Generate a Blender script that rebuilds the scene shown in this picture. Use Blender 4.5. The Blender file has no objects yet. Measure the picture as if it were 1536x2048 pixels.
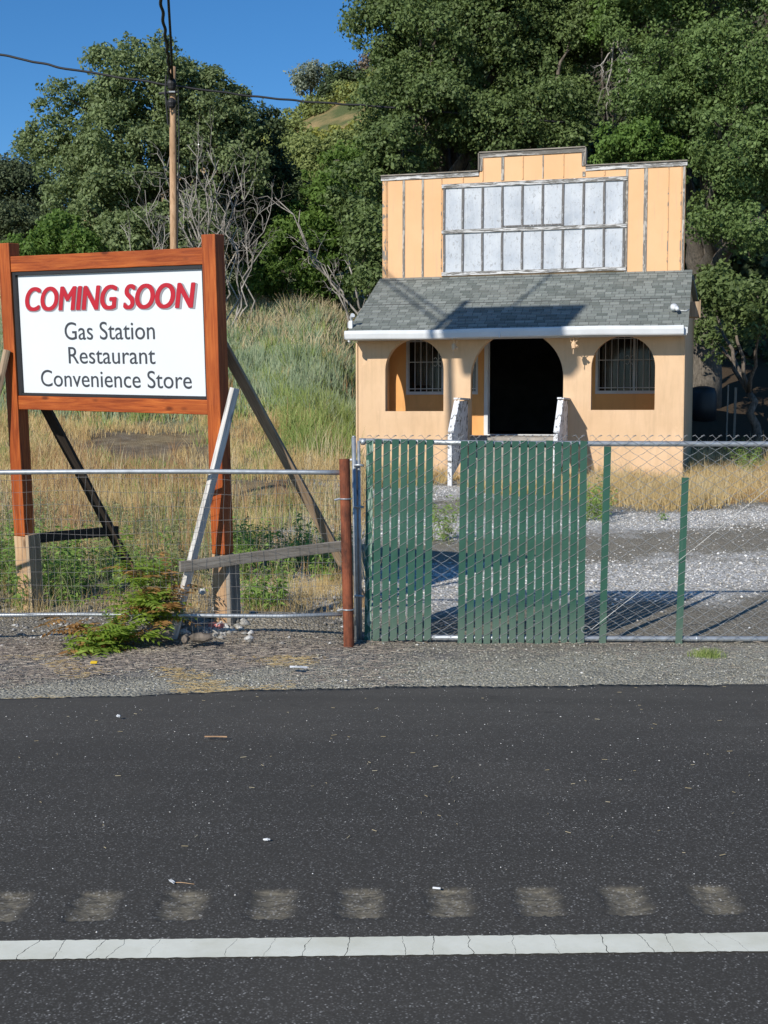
import bpy, bmesh, math, random
import numpy as np
from mathutils import Vector, Matrix, Quaternion

random.seed(7)
RNG = np.random.default_rng(11)
R = math.radians
scene = bpy.context.scene
COL = scene.collection

# ------------------------------------------------------------------ camera
FPX = 2500.0                       # focal length in pixels of the 1536x2048 photograph
PITCH = math.atan(194 / FPX)
CAM = Vector((0, 0, 1.67))
cam_d = bpy.data.cameras.new('camera')
cam_d.sensor_fit = 'VERTICAL'
cam_d.sensor_height = 36.0
cam_d.lens = FPX / 2048 * 36.0
cam_d.clip_start = 0.05
cam_d.clip_end = 2000
cam = bpy.data.objects.new('camera', cam_d)
COL.objects.link(cam)
cam.location = CAM
cam.rotation_euler = (math.pi / 2 - PITCH, 0, 0)
scene.camera = cam

# ------------------------------------------------------------------ light
SUN_EL, SUN_AZ = R(29), R(34)      # the light travels towards +x (34 deg off +y) and down
world = bpy.data.worlds.new('World')
scene.world = world
world.use_nodes = True
wn = world.node_tree.nodes
sky = wn.new('ShaderNodeTexSky')
sky.sky_type = 'NISHITA'
sky.sun_disc = False
sky.sun_elevation = SUN_EL
sky.sun_rotation = R(180) + SUN_AZ
sky.air_density = 1.0
sky.dust_density = 0.0
sky.ozone_density = 6.0
sky.altitude = 500
wn['Background'].inputs['Strength'].default_value = 0.125
hs = wn.new('ShaderNodeHueSaturation'); hs.inputs['Saturation'].default_value = 1.17; hs.inputs['Value'].default_value = 1.0
world.node_tree.links.new(sky.outputs[0], hs.inputs['Color'])
world.node_tree.links.new(hs.outputs[0], wn['Background'].inputs[0])
sun_d = bpy.data.lights.new('sun', 'SUN')
sun_d.energy = 4.8
sun_d.angle = R(0.53)
sun_d.color = (1.0, 0.94, 0.85)
sun = bpy.data.objects.new('sun', sun_d)
COL.objects.link(sun)
SDIR = Vector((math.sin(SUN_AZ) * math.cos(SUN_EL), math.cos(SUN_AZ) * math.cos(SUN_EL), -math.sin(SUN_EL)))
sun.rotation_mode = 'QUATERNION'
sun.rotation_quaternion = SDIR.to_track_quat('-Z', 'Y')
sun.location = (-10, -10, 30)
scene.view_settings.view_transform = 'Standard'
scene.view_settings.look = 'None'
scene.view_settings.gamma = 1
scene.view_settings.exposure = 0.0
scene.cycles.max_bounces = 6
scene.cycles.transparent_max_bounces = 8

# ------------------------------------------------------------------ helpers
FW = Vector((0, math.cos(PITCH), -math.sin(PITCH)))
UP = Vector((0, math.sin(PITCH), math.cos(PITCH)))
def at(px, py, d):
    """the place seen in the photo at (px, py), d metres down the view axis"""
    r = FPX * FW + (1024 - py) * UP + Vector((px - 768, 0, 0))
    return CAM + r * (d / r.y)

def interp(v, xs, ys): return np.interp(v, xs, ys)
LY = [-50, 4.6, 9.73, 14, 18, 22, 27, 32, 38, 45, 60, 90, 190, 260, 400]
LZ = [0, 0, -0.15, 0.08, 0.33, 0.72, 1.5, 2.7, 4.2, 5.75, 8.6, 14, 0, 0, 0]
RYY = [-50, 4.6, 9.73, 16, 23, 30, 38, 48, 60, 90]
RZZ = [0, 0, -0.15, 0.12, 0.40, 0.72, 2.2, 6, 11, 22]
CXX = [-400, -150, -75, -45, -28, -20, -12, -3, 10, 60, 400]
CZZ = [5, 8, 12, 22, 35, 42.5, 45.5, 50, 60, 66, 60]
def terrain(x, y):
    x = np.asarray(x, float); y = np.asarray(y, float)
    zl = np.interp(y, LY[:12], LZ[:12]); zr = np.interp(y, RYY, RZZ)
    s = np.clip((x + 0.6 + 0.0 * y) / -2.0 + 0.35, 0, 1); s = s * s * (3 - 2 * s)
    z = zr * (1 - s) + zl * s
    hc = np.interp(x, CXX, CZZ)
    far = np.clip((y - 90) / 100, 0, 1)
    far2 = np.where(y > 190, 1 - np.clip((y - 190) / 160, 0, 1) * 0.5, 1)
    lo = np.interp(x, [-400, -60, -25, 400], [0.35, 0.45, 1, 1])
    near = np.where(y > 45, z * (1 + (lo - 1) * np.clip((y - 45) / 45, 0, 1)), z)
    z = np.where(y > 90, near * (1 - far) + hc * far * far2, near)
    n = (np.sin(x * 1.7 + y * .6) * np.sin(y * 1.3 - x * .4) * .03 + np.sin(x * .53 + 2) * np.sin(y * .71) * .06)
    n = n * np.clip((y - 9.2) / 4, 0, 1)
    n = n * np.where((x > -1.6) & (y < 24), .35, 1)
    n = n + np.where(y > 60, np.sin(x * .21) * np.sin(y * .13 + 1) * 1.2 * np.clip((y - 60) / 60, 0, 1), 0)
    return z + n
def tz(x, y): return float(terrain(x, y))

WORLDM = {}
def wm(o): return WORLDM.get(o.name, Matrix.Identity(4)) if o else Matrix.Identity(4)
def props(o, label=None, cat=None, group=None, kind=None):
    if label: o['label'] = label
    if cat: o['category'] = cat
    if group: o['group'] = group
    if kind: o['kind'] = kind
    return o
def root(name, loc, rz=0, label=None, cat=None, group=None, mat4=None):
    o = bpy.data.objects.new(name, None)
    COL.objects.link(o)
    m = mat4 if mat4 is not None else Matrix.Translation(Vector(loc)) @ Matrix.Rotation(rz, 4, 'Z')
    o.matrix_world = m
    o.location, o.rotation_euler = m.to_translation(), m.to_euler()
    o.empty_display_size = .2
    WORLDM[o.name] = m
    return props(o, label, cat, group)
def link(name, me, mats, parent=None, local=None):
    o = bpy.data.objects.new(name, me)
    COL.objects.link(o)
    for m in (mats if isinstance(mats, (list, tuple)) else [mats]):
        me.materials.append(m)
    if parent: o.parent = parent
    if local is not None: o.matrix_basis = local
    WORLDM[o.name] = wm(parent) @ (local if local is not None else Matrix.Identity(4))
    return o

class MB:
    """collects shapes into one mesh"""
    def __init__(s): s.v = []; s.f = []; s.m = []; s.uv = None
    def add(s, vs, fs, mi=0):
        n = len(s.v); s.v += [tuple(v) for v in vs]; s.f += [tuple(i + n for i in f) for f in fs]; s.m += [mi] * len(fs)
    def box(s, c, size, rot=None, mi=0):
        c = Vector(c); hx, hy, hz = [a / 2 for a in size]
        vs = [Vector((x, y, z)) for x in (-hx, hx) for y in (-hy, hy) for z in (-hz, hz)]
        if rot is not None: vs = [rot @ v for v in vs]
        s.add([v + c for v in vs], [(0, 1, 3, 2), (4, 6, 7, 5), (0, 4, 5, 1), (2, 3, 7, 6), (0, 2, 6, 4), (1, 5, 7, 3)], mi)
    def box2(s, a, b, mi=0):
        s.box([(a[i] + b[i]) / 2 for i in range(3)], [abs(b[i] - a[i]) for i in range(3)], mi=mi)
    def tube(s, pts, r, n=8, caps=True, mi=0):
        pts = [Vector(p) for p in pts]; k = len(pts)
        rs = r if isinstance(r, (list, tuple)) else [r] * k
        ref = None; base = len(s.v); vs = []
        for i, p in enumerate(pts):
            t = (pts[min(i + 1, k - 1)] - pts[max(i - 1, 0)]).normalized()
            if ref is None:
                ref = t.cross(Vector((0, 0, 1)))
                if ref.length < .05: ref = t.cross(Vector((1, 0, 0)))
            ref = (ref - t * ref.dot(t)).normalized(); b = t.cross(ref)
            for j in range(n):
                a = 2 * math.pi * j / n
                vs.append(p + (ref * math.cos(a) + b * math.sin(a)) * rs[i])
        fs = [(i * n + j, i * n + (j + 1) % n, (i + 1) * n + (j + 1) % n, (i + 1) * n + j) for i in range(k - 1) for j in range(n)]
        if caps: fs += [tuple(range(n))[::-1], tuple((k - 1) * n + j for j in range(n))]
        s.add(vs, fs, mi)
    def build(s, name, mats, parent=None, smooth=False, world=False, bevel=0):
        vs = s.v
        if world and parent:
            inv = wm(parent).inverted(); vs = [inv @ Vector(v) for v in vs]
        me = bpy.data.meshes.new(name); me.from_pydata([tuple(v) for v in vs], [], s.f); me.update()
        if any(s.m): me.polygons.foreach_set('material_index', s.m)
        if smooth: me.polygons.foreach_set('use_smooth', [True] * len(me.polygons))
        o = link(name, me, mats, parent)
        if bevel:
            b = o.modifiers.new('bevel', 'BEVEL'); b.width = bevel; b.segments = 2; b.limit_method = 'ANGLE'
        return o
def beam(name, p0, p1, w, t, mat, parent, side=(1, 0, 0), ext=0, bevel=.003, warp=0):
    """a plank from p0 to p1 (parent space); w across 'side', t across the other; its own Z runs along it"""
    p0, p1 = Vector(p0), Vector(p1); z = (p1 - p0).normalized(); L = (p1 - p0).length + 2 * ext
    sx = Vector(side); sx = (sx - z * sx.dot(z)).normalized(); sy = z.cross(sx)
    rot = Matrix((sx, sy, z)).transposed().to_4x4()
    n = max(2, int(L / .12)); vs = []; rr = random.Random(name + str(p0)); ph = rr.random() * 6
    for i in range(n + 1):
        q = i / n; zz = (q - .5) * L; ox = math.sin(q * 3.1 + ph) * warp * .01; oy = math.sin(q * 2.3 + ph * 2) * warp * .01
        for a, b in ((-1, -1), (1, -1), (1, 1), (-1, 1)):
            vs.append((a * w / 2 + ox + rr.uniform(-.0012, .0012), b * t / 2 + oy + rr.uniform(-.0012, .0012), zz))
    fs = [(i * 4 + j, i * 4 + (j + 1) % 4, i * 4 + 4 + (j + 1) % 4, i * 4 + 4 + j) for i in range(n) for j in range(4)]
    fs += [(3, 2, 1, 0), tuple(n * 4 + j for j in range(4))]
    me = bpy.data.meshes.new(name); me.from_pydata(vs, [], fs); me.update()
    o = link(name, me, mat, parent, Matrix.Translation((p0 + p1) / 2) @ rot)
    if bevel:
        b = o.modifiers.new('bevel', 'BEVEL'); b.width = bevel; b.segments = 2; b.limit_method = 'ANGLE'; b.angle_limit = R(50)
    return o
def plate(name, outer, holes, y0, y1, mat, parent):
    """a flat XZ outline with holes, from y0 to y1 thick"""
    cu = bpy.data.curves.new(name, 'CURVE'); cu.dimensions = '2D'; cu.fill_mode = 'BOTH'; cu.extrude = abs(y1 - y0) / 2
    for lp in [outer] + list(holes):
        sp = cu.splines.new('POLY'); sp.points.add(len(lp) - 1)
        for p, q in zip(sp.points, lp): p.co = (q[0], q[1], 0, 1)
        sp.use_cyclic_u = True
    t = bpy.data.objects.new('t', cu); COL.objects.link(t)
    me = bpy.data.meshes.new_from_object(t); bpy.data.objects.remove(t); bpy.data.curves.remove(cu)
    me.transform(Matrix(((1, 0, 0, 0), (0, 0, -1, (y0 + y1) / 2), (0, 1, 0, 0), (0, 0, 0, 1))))
    me.name = name; me.materials.clear()
    return link(name, me, mat, parent)
def arch(x0, x1, z0, zs, n=24, sq=1.0):
    r = (x1 - x0) / 2; c = (x0 + x1) / 2
    return [(x0, z0), (x1, z0)] + [(c + r * math.cos(a), zs + r * sq * math.sin(a)) for a in np.linspace(0, math.pi, n)]

# ------------------------------------------------------------------ materials
def new_mat(name):
    m = bpy.data.materials.new(name); m.use_nodes = True
    return m, m.node_tree.nodes, m.node_tree.links, m.node_tree.nodes['Principled BSDF']
def N(ns, t, **kw):
    n = ns.new(t)
    for k, v in kw.items():
        if k.startswith('i_'): n.inputs[k[2:].replace('_', ' ')].default_value = v
        else: setattr(n, k, v)
    return n
def noise(ns, ls, vec, scale, detail=4, rough=.6, dist=0):
    n = N(ns, 'ShaderNodeTexNoise', i_Scale=scale, i_Detail=detail, i_Roughness=rough, i_Distortion=dist)
    if vec is not None: ls.new(vec, n.inputs['Vector'])
    return n.outputs['Fac']
def ramp(ns, ls, fac, stops, interp='LINEAR'):
    r = ns.new('ShaderNodeValToRGB'); r.color_ramp.interpolation = interp; e = r.color_ramp.elements
    while len(e) < len(stops): e.new(.5)
    for q, (p, c) in zip(e, stops):
        q.position = p; q.color = (c, c, c, 1) if isinstance(c, (int, float)) else (*c, 1)
    ls.new(fac, r.inputs[0]); return r.outputs[0]
def mixc(ns, ls, fac, a, b, mode='MIX'):
    m = ns.new('ShaderNodeMix'); m.data_type = 'RGBA'; m.blend_type = mode
    for s, v in ((m.inputs[0], fac), (m.inputs[6], a), (m.inputs[7], b)):
        if isinstance(v, (int, float)): s.default_value = v
        elif isinstance(v, tuple): s.default_value = (*v, 1)
        else: ls.new(v, s)
    return m.outputs[2]
def math_(ns, ls, op, a, b=None, c=None, clamp=False):
    m = ns.new('ShaderNodeMath'); m.operation = op; m.use_clamp = clamp
    for s, v in zip(m.inputs, (a, b, c)):
        if v is None: continue
        if isinstance(v, (int, float)): s.default_value = v
        else: ls.new(v, s)
    return m.outputs[0]
def coord(ns, ls, kind='Object', scale=(1, 1, 1), loc=(0, 0, 0)):
    t = ns.new('ShaderNodeTexCoord'); m = ns.new('ShaderNodeMapping')
    m.inputs['Scale'].default_value = scale; m.inputs['Location'].default_value = loc
    if kind == 'World':
        g = ns.new('ShaderNodeNewGeometry'); ls.new(g.outputs['Position'], m.inputs[0])
    else: ls.new(t.outputs[kind], m.inputs[0])
    return m.outputs[0]
def bump(ns, ls, bs, h, strength=.4, dist=.01):
    b = N(ns, 'ShaderNodeBump', i_Strength=strength, i_Distance=dist); ls.new(h, b.inputs['Height']); ls.new(b.outputs[0], bs.inputs['Normal'])
def simple(name, col, rough=.7, metal=0, var=.12, scale=6, bumpy=0, kind='Object', sc=(1, 1, 1), spec=.5):
    m, ns, ls, bs = new_mat(name)
    v = coord(ns, ls, kind, sc); f = noise(ns, ls, v, scale, 6, .65)
    c = ramp(ns, ls, f, [(.25, tuple(x * (1 - var * 1.6) for x in col)), (.75, tuple(min(1, x * (1 + var)) for x in col))])
    ls.new(c, bs.inputs['Base Color']); bs.inputs['Roughness'].default_value = rough; bs.inputs['Metallic'].default_value = metal
    bs.inputs['Specular IOR Level'].default_value = spec
    if bumpy: bump(ns, ls, bs, noise(ns, ls, v, scale * 8, 4), bumpy, .004)
    return m
def wood(name, dark, mid, light, rough=.75, gs=1.0, crack=.5):
    m, ns, ls, bs = new_mat(name)
    oi = ns.new('ShaderNodeObjectInfo')
    tc = ns.new('ShaderNodeTexCoord'); add = ns.new('ShaderNodeVectorMath'); add.operation = 'ADD'
    ls.new(tc.outputs['Object'], add.inputs[0])
    cm = ns.new('ShaderNodeVectorMath'); cm.operation = 'SCALE'; cm.inputs[0].default_value = (3.1, 1.7, 5.3); ls.new(oi.outputs['Random'], cm.inputs['Scale'])
    ls.new(cm.outputs[0], add.inputs[1])
    mp = ns.new('ShaderNodeMapping'); mp.inputs['Scale'].default_value = (22 * gs, 22 * gs, 1.3); ls.new(add.outputs[0], mp.inputs[0])
    g = noise(ns, ls, mp.outputs[0], 1.6, 7, .62, 1.4)
    mp2 = ns.new('ShaderNodeMapping'); mp2.inputs['Scale'].default_value = (3, 3, .8); ls.new(add.outputs[0], mp2.inputs[0])
    b = noise(ns, ls, mp2.outputs[0], 1.5, 3)
    vo = N(ns, 'ShaderNodeTexVoronoi', i_Scale=1.0); mp3 = ns.new('ShaderNodeMapping'); mp3.inputs['Scale'].default_value = (7, 7, 3.0)
    ls.new(add.outputs[0], mp3.inputs[0]); ls.new(mp3.outputs[0], vo.inputs['Vector'])
    knot = ramp(ns, ls, vo.outputs['Distance'], [(.06, 1), (.16, 0)])
    c = ramp(ns, ls, g, [(.3, dark), (.5, mid), (.72, light)])
    c = mixc(ns, ls, ramp(ns, ls, b, [(.35, .55), (.65, 0)]), c, dark)
    c = mixc(ns, ls, math_(ns, ls, 'MULTIPLY', knot, .75), c, tuple(x * .35 for x in dark))
    ls.new(c, bs.inputs['Base Color']); bs.inputs['Roughness'].default_value = rough; bs.inputs['Specular IOR Level'].default_value = .3
    bump(ns, ls, bs, g, crack, .004)
    return m

def stucco_mat(name, a, b, stain=.0):
    m, ns, ls, bs = new_mat(name)
    v = coord(ns, ls, 'Object'); f = noise(ns, ls, v, 1.1, 5); g = noise(ns, ls, v, 60, 4, .7)
    c = ramp(ns, ls, f, [(.3, a), (.7, b)])
    vs = coord(ns, ls, 'Object', (5, 5, .7)); st = noise(ns, ls, vs, 1.5, 5, .65)
    c = mixc(ns, ls, ramp(ns, ls, st, [(.48, 0), (.80, .42)]), c, tuple(x * .62 for x in a))
    pt_ = noise(ns, ls, v, 3.2, 6, .7); c = mixc(ns, ls, ramp(ns, ls, pt_, [(.60, 0), (.66, .35)]), c, tuple(min(1, x * 1.12) for x in b))
    sz = ns.new('ShaderNodeSeparateXYZ'); ls.new(v, sz.inputs[0])
    low = ramp(ns, ls, math_(ns, ls, 'ADD', sz.outputs[2], math_(ns, ls, 'MULTIPLY', f, .5)), [(.55, .5), (1.15, 0)])
    c = mixc(ns, ls, low, c, (.50, .33, .18))
    ls.new(c, bs.inputs['Base Color']); bs.inputs['Roughness'].default_value = .9; bs.inputs['Specular IOR Level'].default_value = .15
    bump(ns, ls, bs, g, .35, .004)
    return m
def peel_mat(name, paint, under, thr=.5, sc=(9, 9, 2.5), scale=2.2, gray=.3):
    m, ns, ls, bs = new_mat(name)
    v = coord(ns, ls, 'Object', sc); f = noise(ns, ls, v, scale, 7, .68, .6)
    v2 = coord(ns, ls, 'Object', (60, 60, 3)); g = noise(ns, ls, v2, 1.5, 4)
    u = ramp(ns, ls, g, [(.3, tuple(x * .45 for x in under)), (.7, under)])
    v3 = coord(ns, ls, 'Object'); h = noise(ns, ls, v3, 1.5, 4)
    p = ramp(ns, ls, h, [(.3, tuple(x * .86 for x in paint)), (.7, paint)])
    k = ramp(ns, ls, f, [(thr - .02, 0), (thr + .02, 1)])
    ls.new(mixc(ns, ls, k, u, p), bs.inputs['Base Color']); bs.inputs['Roughness'].default_value = .75; bs.inputs['Specular IOR Level'].default_value = .3
    bump(ns, ls, bs, k, .35, .003)
    return m
def leaf_mat(name, dark, light, rough=.6, trans=.35, spec=.22):
    m, ns, ls, bs = new_mat(name)
    g = ns.new('ShaderNodeNewGeometry')
    c = ramp(ns, ls, g.outputs['Random Per Island'], [(0, dark), (.55, tuple((a + b) / 2 for a, b in zip(dark, light))), (1, light)])
    v = coord(ns, ls, 'World'); f = noise(ns, ls, v, .45, 3)
    c = mixc(ns, ls, ramp(ns, ls, f, [(.4, 0), (.65, .55)]), c, light)
    ls.new(c, bs.inputs['Base Color']); bs.inputs['Roughness'].default_value = rough; bs.inputs['Specular IOR Level'].default_value = spec
    tr = ns.new('ShaderNodeBsdfTranslucent'); ls.new(mixc(ns, ls, .5, c, (light[0] * 1.6, light[1] * 1.7, light[2] * .8)), tr.inputs[0])
    mx = ns.new('ShaderNodeMixShader'); mx.inputs[0].default_value = trans
    ls.new(bs.outputs[0], mx.inputs[1]); ls.new(tr.outputs[0], mx.inputs[2]); ls.new(mx.outputs[0], ns['Material Output'].inputs[0])
    return m

M = {}
M['cedar'] = wood('stained cedar', (.19, .035, .008), (.42, .095, .018), (.58, .17, .035), .5, 1.0, .25)
M['pale_wood'] = wood('raw pine', (.30, .17, .09), (.55, .36, .20), (.68, .48, .29), .8, 1.0, .4)
M['gray_wood'] = wood('weathered board', (.15, .13, .105), (.31, .275, .23), (.44, .40, .34), .85, 1.2, .5)
M['brown_wood'] = wood('brown brace board', (.20, .14, .09), (.40, .29, .185), (.55, .41, .27), .85, 1.2, .5)
M['dark_wood'] = wood('dark brace board', (.02, .016, .012), (.045, .034, .026), (.08, .06, .045), .85, 1.2, .5)
M['pole_wood'] = wood('utility pole wood', (.26, .155, .085), (.52, .33, .19), (.68, .47, .30), .85, .7, .5)
M['white_board'] = wood('whitewashed board', (.36, .33, .29), (.66, .64, .60), (.82, .81, .77), .8, 1.0, .5)
M['stucco'] = stucco_mat('peach stucco', (.62, .425, .255), (.72, .505, .32))
M['stucco_in'] = stucco_mat('orange stucco under the porch', (.72, .36, .13), (.80, .42, .16))
M['white_paint'] = simple('white paint', (.66, .68, .69), .5, var=.06, scale=3)
M['trim_paint'] = simple('pale trim paint', (.58, .60, .61), .55, var=.10, scale=5)
M['black'] = simple('black trim', (.02, .02, .022), .5)
M['black_rubber'] = simple('black cable sheath', (.018, .018, .02), .6)
M['galv'] = simple('galvanised pipe', (.42, .45, .47), .45, .55, var=.2, scale=20)
M['wire'] = simple('galvanised wire', (.40, .41, .40), .5, .4, var=.3, scale=9)
M['wire_w'] = simple('weathered fence wire', (.27, .26, .24), .55, .3, var=.3, scale=9)
M['rust'] = simple('rusty pipe', (.20, .055, .022), .8, 0, var=.55, scale=14, bumpy=.4, sc=(1, 1, .5))
def slat_mat():
    m, ns, ls, bs = new_mat('green plastic slat'); oi = ns.new('ShaderNodeObjectInfo'); v = coord(ns, ls, 'Object', (2, 2, .6)); f = noise(ns, ls, v, 5, 5)
    c = ramp(ns, ls, f, [(.3, (.020, .078, .050)), (.7, (.029, .104, .068))]); c = mixc(ns, ls, ramp(ns, ls, oi.outputs['Random'], [(0, 0), (1, .55)]), c, (.048, .118, .082))
    sc = noise(ns, ls, coord(ns, ls, 'Object', (40, 40, 3)), 2, 6, .75); c = mixc(ns, ls, ramp(ns, ls, sc, [(.60, 0), (.74, .6)]), c, (.16, .22, .17))
    z = ns.new('ShaderNodeSeparateXYZ'); ls.new(coord(ns, ls, 'World'), z.inputs[0]); d = ramp(ns, ls, math_(ns, ls, 'ADD', z.outputs[2], math_(ns, ls, 'MULTIPLY', sc, .35)), [(.12, .45), (.38, 0)])
    c = mixc(ns, ls, d, c, (.17, .20, .16)); ls.new(c, bs.inputs['Base Color']); bs.inputs['Roughness'].default_value = .42; return m
M['slat'] = slat_mat()
M['slat_worn'] = peel_mat('worn green slat', (.032, .112, .076), (.34, .46, .36), .46, (16, 16, 4), 2)
M['bark'] = simple('oak bark', (.17, .14, .11), .95, var=.6, scale=5, bumpy=1, sc=(3, 3, .8))
M['bark_fine'] = simple('fine oak bark', (.15, .13, .105), .95, var=.5, scale=6, bumpy=1, sc=(4, 4, 1))  # slightly darker and finer grained than the plain oak bark
M['deadwood'] = simple('bleached dead wood', (.36, .33, .29), .9, var=.4, scale=4)
M['glass'], ns, ls, bs = new_mat('dark window glass')
bs.inputs['Base Color'].default_value = (.012, .013, .014, 1); bs.inputs['Roughness'].default_value = .12
gt = ns.new('ShaderNodeBsdfTransparent'); mxg = ns.new('ShaderNodeMixShader'); mxg.inputs[0].default_value = .55
ls.new(bs.outputs[0], mxg.inputs[1]); ls.new(gt.outputs[0], mxg.inputs[2]); ls.new(mxg.outputs[0], ns['Material Output'].inputs[0])
M['curtain'] = simple('pale curtain', (.85, .85, .76), .9, var=.1)
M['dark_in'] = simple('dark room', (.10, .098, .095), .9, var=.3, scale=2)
M['concrete'] = simple('porch concrete', (.34, .31, .27), .9, var=.3, scale=5, bumpy=.3)
M['barrel'] = simple('dark plastic', (.018, .019, .022), .5)
M['sign_white'] = simple('white sign face', (.71, .745, .76), .35, var=.02, scale=1.5)
M['red'] = simple('red sign paint', (.46, .012, .024), .4, var=.05)
M['grey_edge'] = simple('grey letter edge', (.30, .29, .31), .5, var=.05)
M['letter'] = simple('charcoal letters', (.045, .05, .058), .5, var=.05)

# building cladding (panel joints are battens of their own)
def clad(name, a, b, gray):
    m, ns, ls, bs = new_mat(name)
    v = coord(ns, ls, 'Object'); f = noise(ns, ls, v, .9, 4)
    vs = coord(ns, ls, 'Object', (14, 14, .9)); s = noise(ns, ls, vs, 1.2, 7, .7)
    c = ramp(ns, ls, f, [(.3, a), (.7, b)])
    c = mixc(ns, ls, ramp(ns, ls, s, [(.56, 0), (.72, gray)]), c, (.36, .31, .25))
    ls.new(c, bs.inputs['Base Color']); bs.inputs['Roughness'].default_value = .85; bs.inputs['Specular IOR Level'].default_value = .2
    bump(ns, ls, bs, s, .2, .003)
    return m
M['clad'] = clad('orange painted boards', (.71, .425, .22), (.78, .48, .265), .35)
def bluepanel():
    m, ns, ls, bs = new_mat('whitewashed blue boards')
    v = coord(ns, ls, 'Object'); f = noise(ns, ls, v, 2.2, 5)
    vs = coord(ns, ls, 'Object', (18, 18, 1.6)); s = noise(ns, ls, vs, 1.3, 7, .72)
    vm = coord(ns, ls, 'Object', (9, 9, 5)); q = noise(ns, ls, vm, 2.2, 6, .75, .8)
    cx = coord(ns, ls, 'Object', (2.4, 0.01, 1.1)); vo = N(ns, 'ShaderNodeTexVoronoi', i_Scale=1.0); ls.new(cx, vo.inputs['Vector'])
    c = ramp(ns, ls, f, [(.3, (.42, .46, .51)), (.7, (.56, .59, .62))])
    c = mixc(ns, ls, .25, c, vo.outputs['Distance'], 'SOFT_LIGHT')
    c = mixc(ns, ls, ramp(ns, ls, s, [(.5, 0), (.75, .45)]), c, (.66, .68, .68))
    c = mixc(ns, ls, ramp(ns, ls, q, [(.55, 0), (.64, .75)]), c, (.26, .26, .26))
    ls.new(c, bs.inputs['Base Color']); bs.inputs['Roughness'].default_value = .8; bs.inputs['Specular IOR Level'].default_value = .2
    return m
M['blue'] = bluepanel()
M['batten_o'] = peel_mat('orange batten', (.74, .44, .22), (.36, .32, .27), .46, (3, 3, 2.5), 2)
M['batten_g'] = peel_mat('worn grey batten', (.46, .43, .38), (.27, .25, .22), .52, (6, 6, 2.0), 2)
M['batten_w'] = peel_mat('peeling white batten', (.56, .58, .60), (.19, .18, .17), .59, (14, 5, 2.2), 2)
M['trim_w'] = peel_mat('peeling white trim', (.64, .64, .63), (.22, .21, .19), .51, (22, 22, 1.6), 2.0)
M['trim_g'] = peel_mat('bare grey trim', (.52, .50, .46), (.20, .185, .165), .56, (20, 20, 1.5), 2.0)
M['peel'] = peel_mat('peeling white rail', (.78, .79, .80), (.20, .19, .17), .44, (7, 7, 4), 1.5)

def shingles():
    m, ns, ls, bs = new_mat('asphalt shingles')
    t = ns.new('ShaderNodeTexCoord')
    wv = noise(ns, ls, t.outputs['UV'], 1.3, 3)
    br = N(ns, 'ShaderNodeTexBrick', i_Scale=1.0, i_Mortar_Size=.006, i_Bias=0.0, i_Mortar_Smooth=.3)
    br.inputs['Brick Width'].default_value = .19; br.inputs['Row Height'].default_value = .13; br.offset = .37; br.offset_frequency = 2; br.squash = .72; br.squash_frequency = 3
    br.inputs['Color1'].default_value = (.130, .148, .134, 1); br.inputs['Color2'].default_value = (.262, .282, .258, 1); br.inputs['Mortar'].default_value = (.07, .074, .072, 1)
    va = ns.new('ShaderNodeVectorMath'); va.operation = 'MULTIPLY_ADD'; va.inputs[1].default_value = (.0, .02, 0)
    cb = ns.new('ShaderNodeCombineXYZ'); ls.new(wv, cb.inputs[1])
    ls.new(cb.outputs[0], va.inputs[0]); ls.new(t.outputs['UV'], va.inputs[2]); ls.new(va.outputs[0], br.inputs['Vector'])
    g = noise(ns, ls, t.outputs['UV'], 220, 2, .7)
    c = mixc(ns, ls, .5, br.outputs['Color'], ramp(ns, ls, g, [(.3, .1), (.7, .9)]), 'SOFT_LIGHT')
    big = noise(ns, ls, t.outputs['UV'], .8, 3)
    c = mixc(ns, ls, ramp(ns, ls, big, [(.4, 0), (.7, .25)]), c, (.20, .19, .165))
    ls.new(c, bs.inputs['Base Color']); bs.inputs['Roughness'].default_value = .92; bs.inputs['Specular IOR Level'].default_value = .2
    bump(ns, ls, bs, br.outputs['Fac'], -.6, .008)
    return m
M['shingle'] = shingles()

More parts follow.
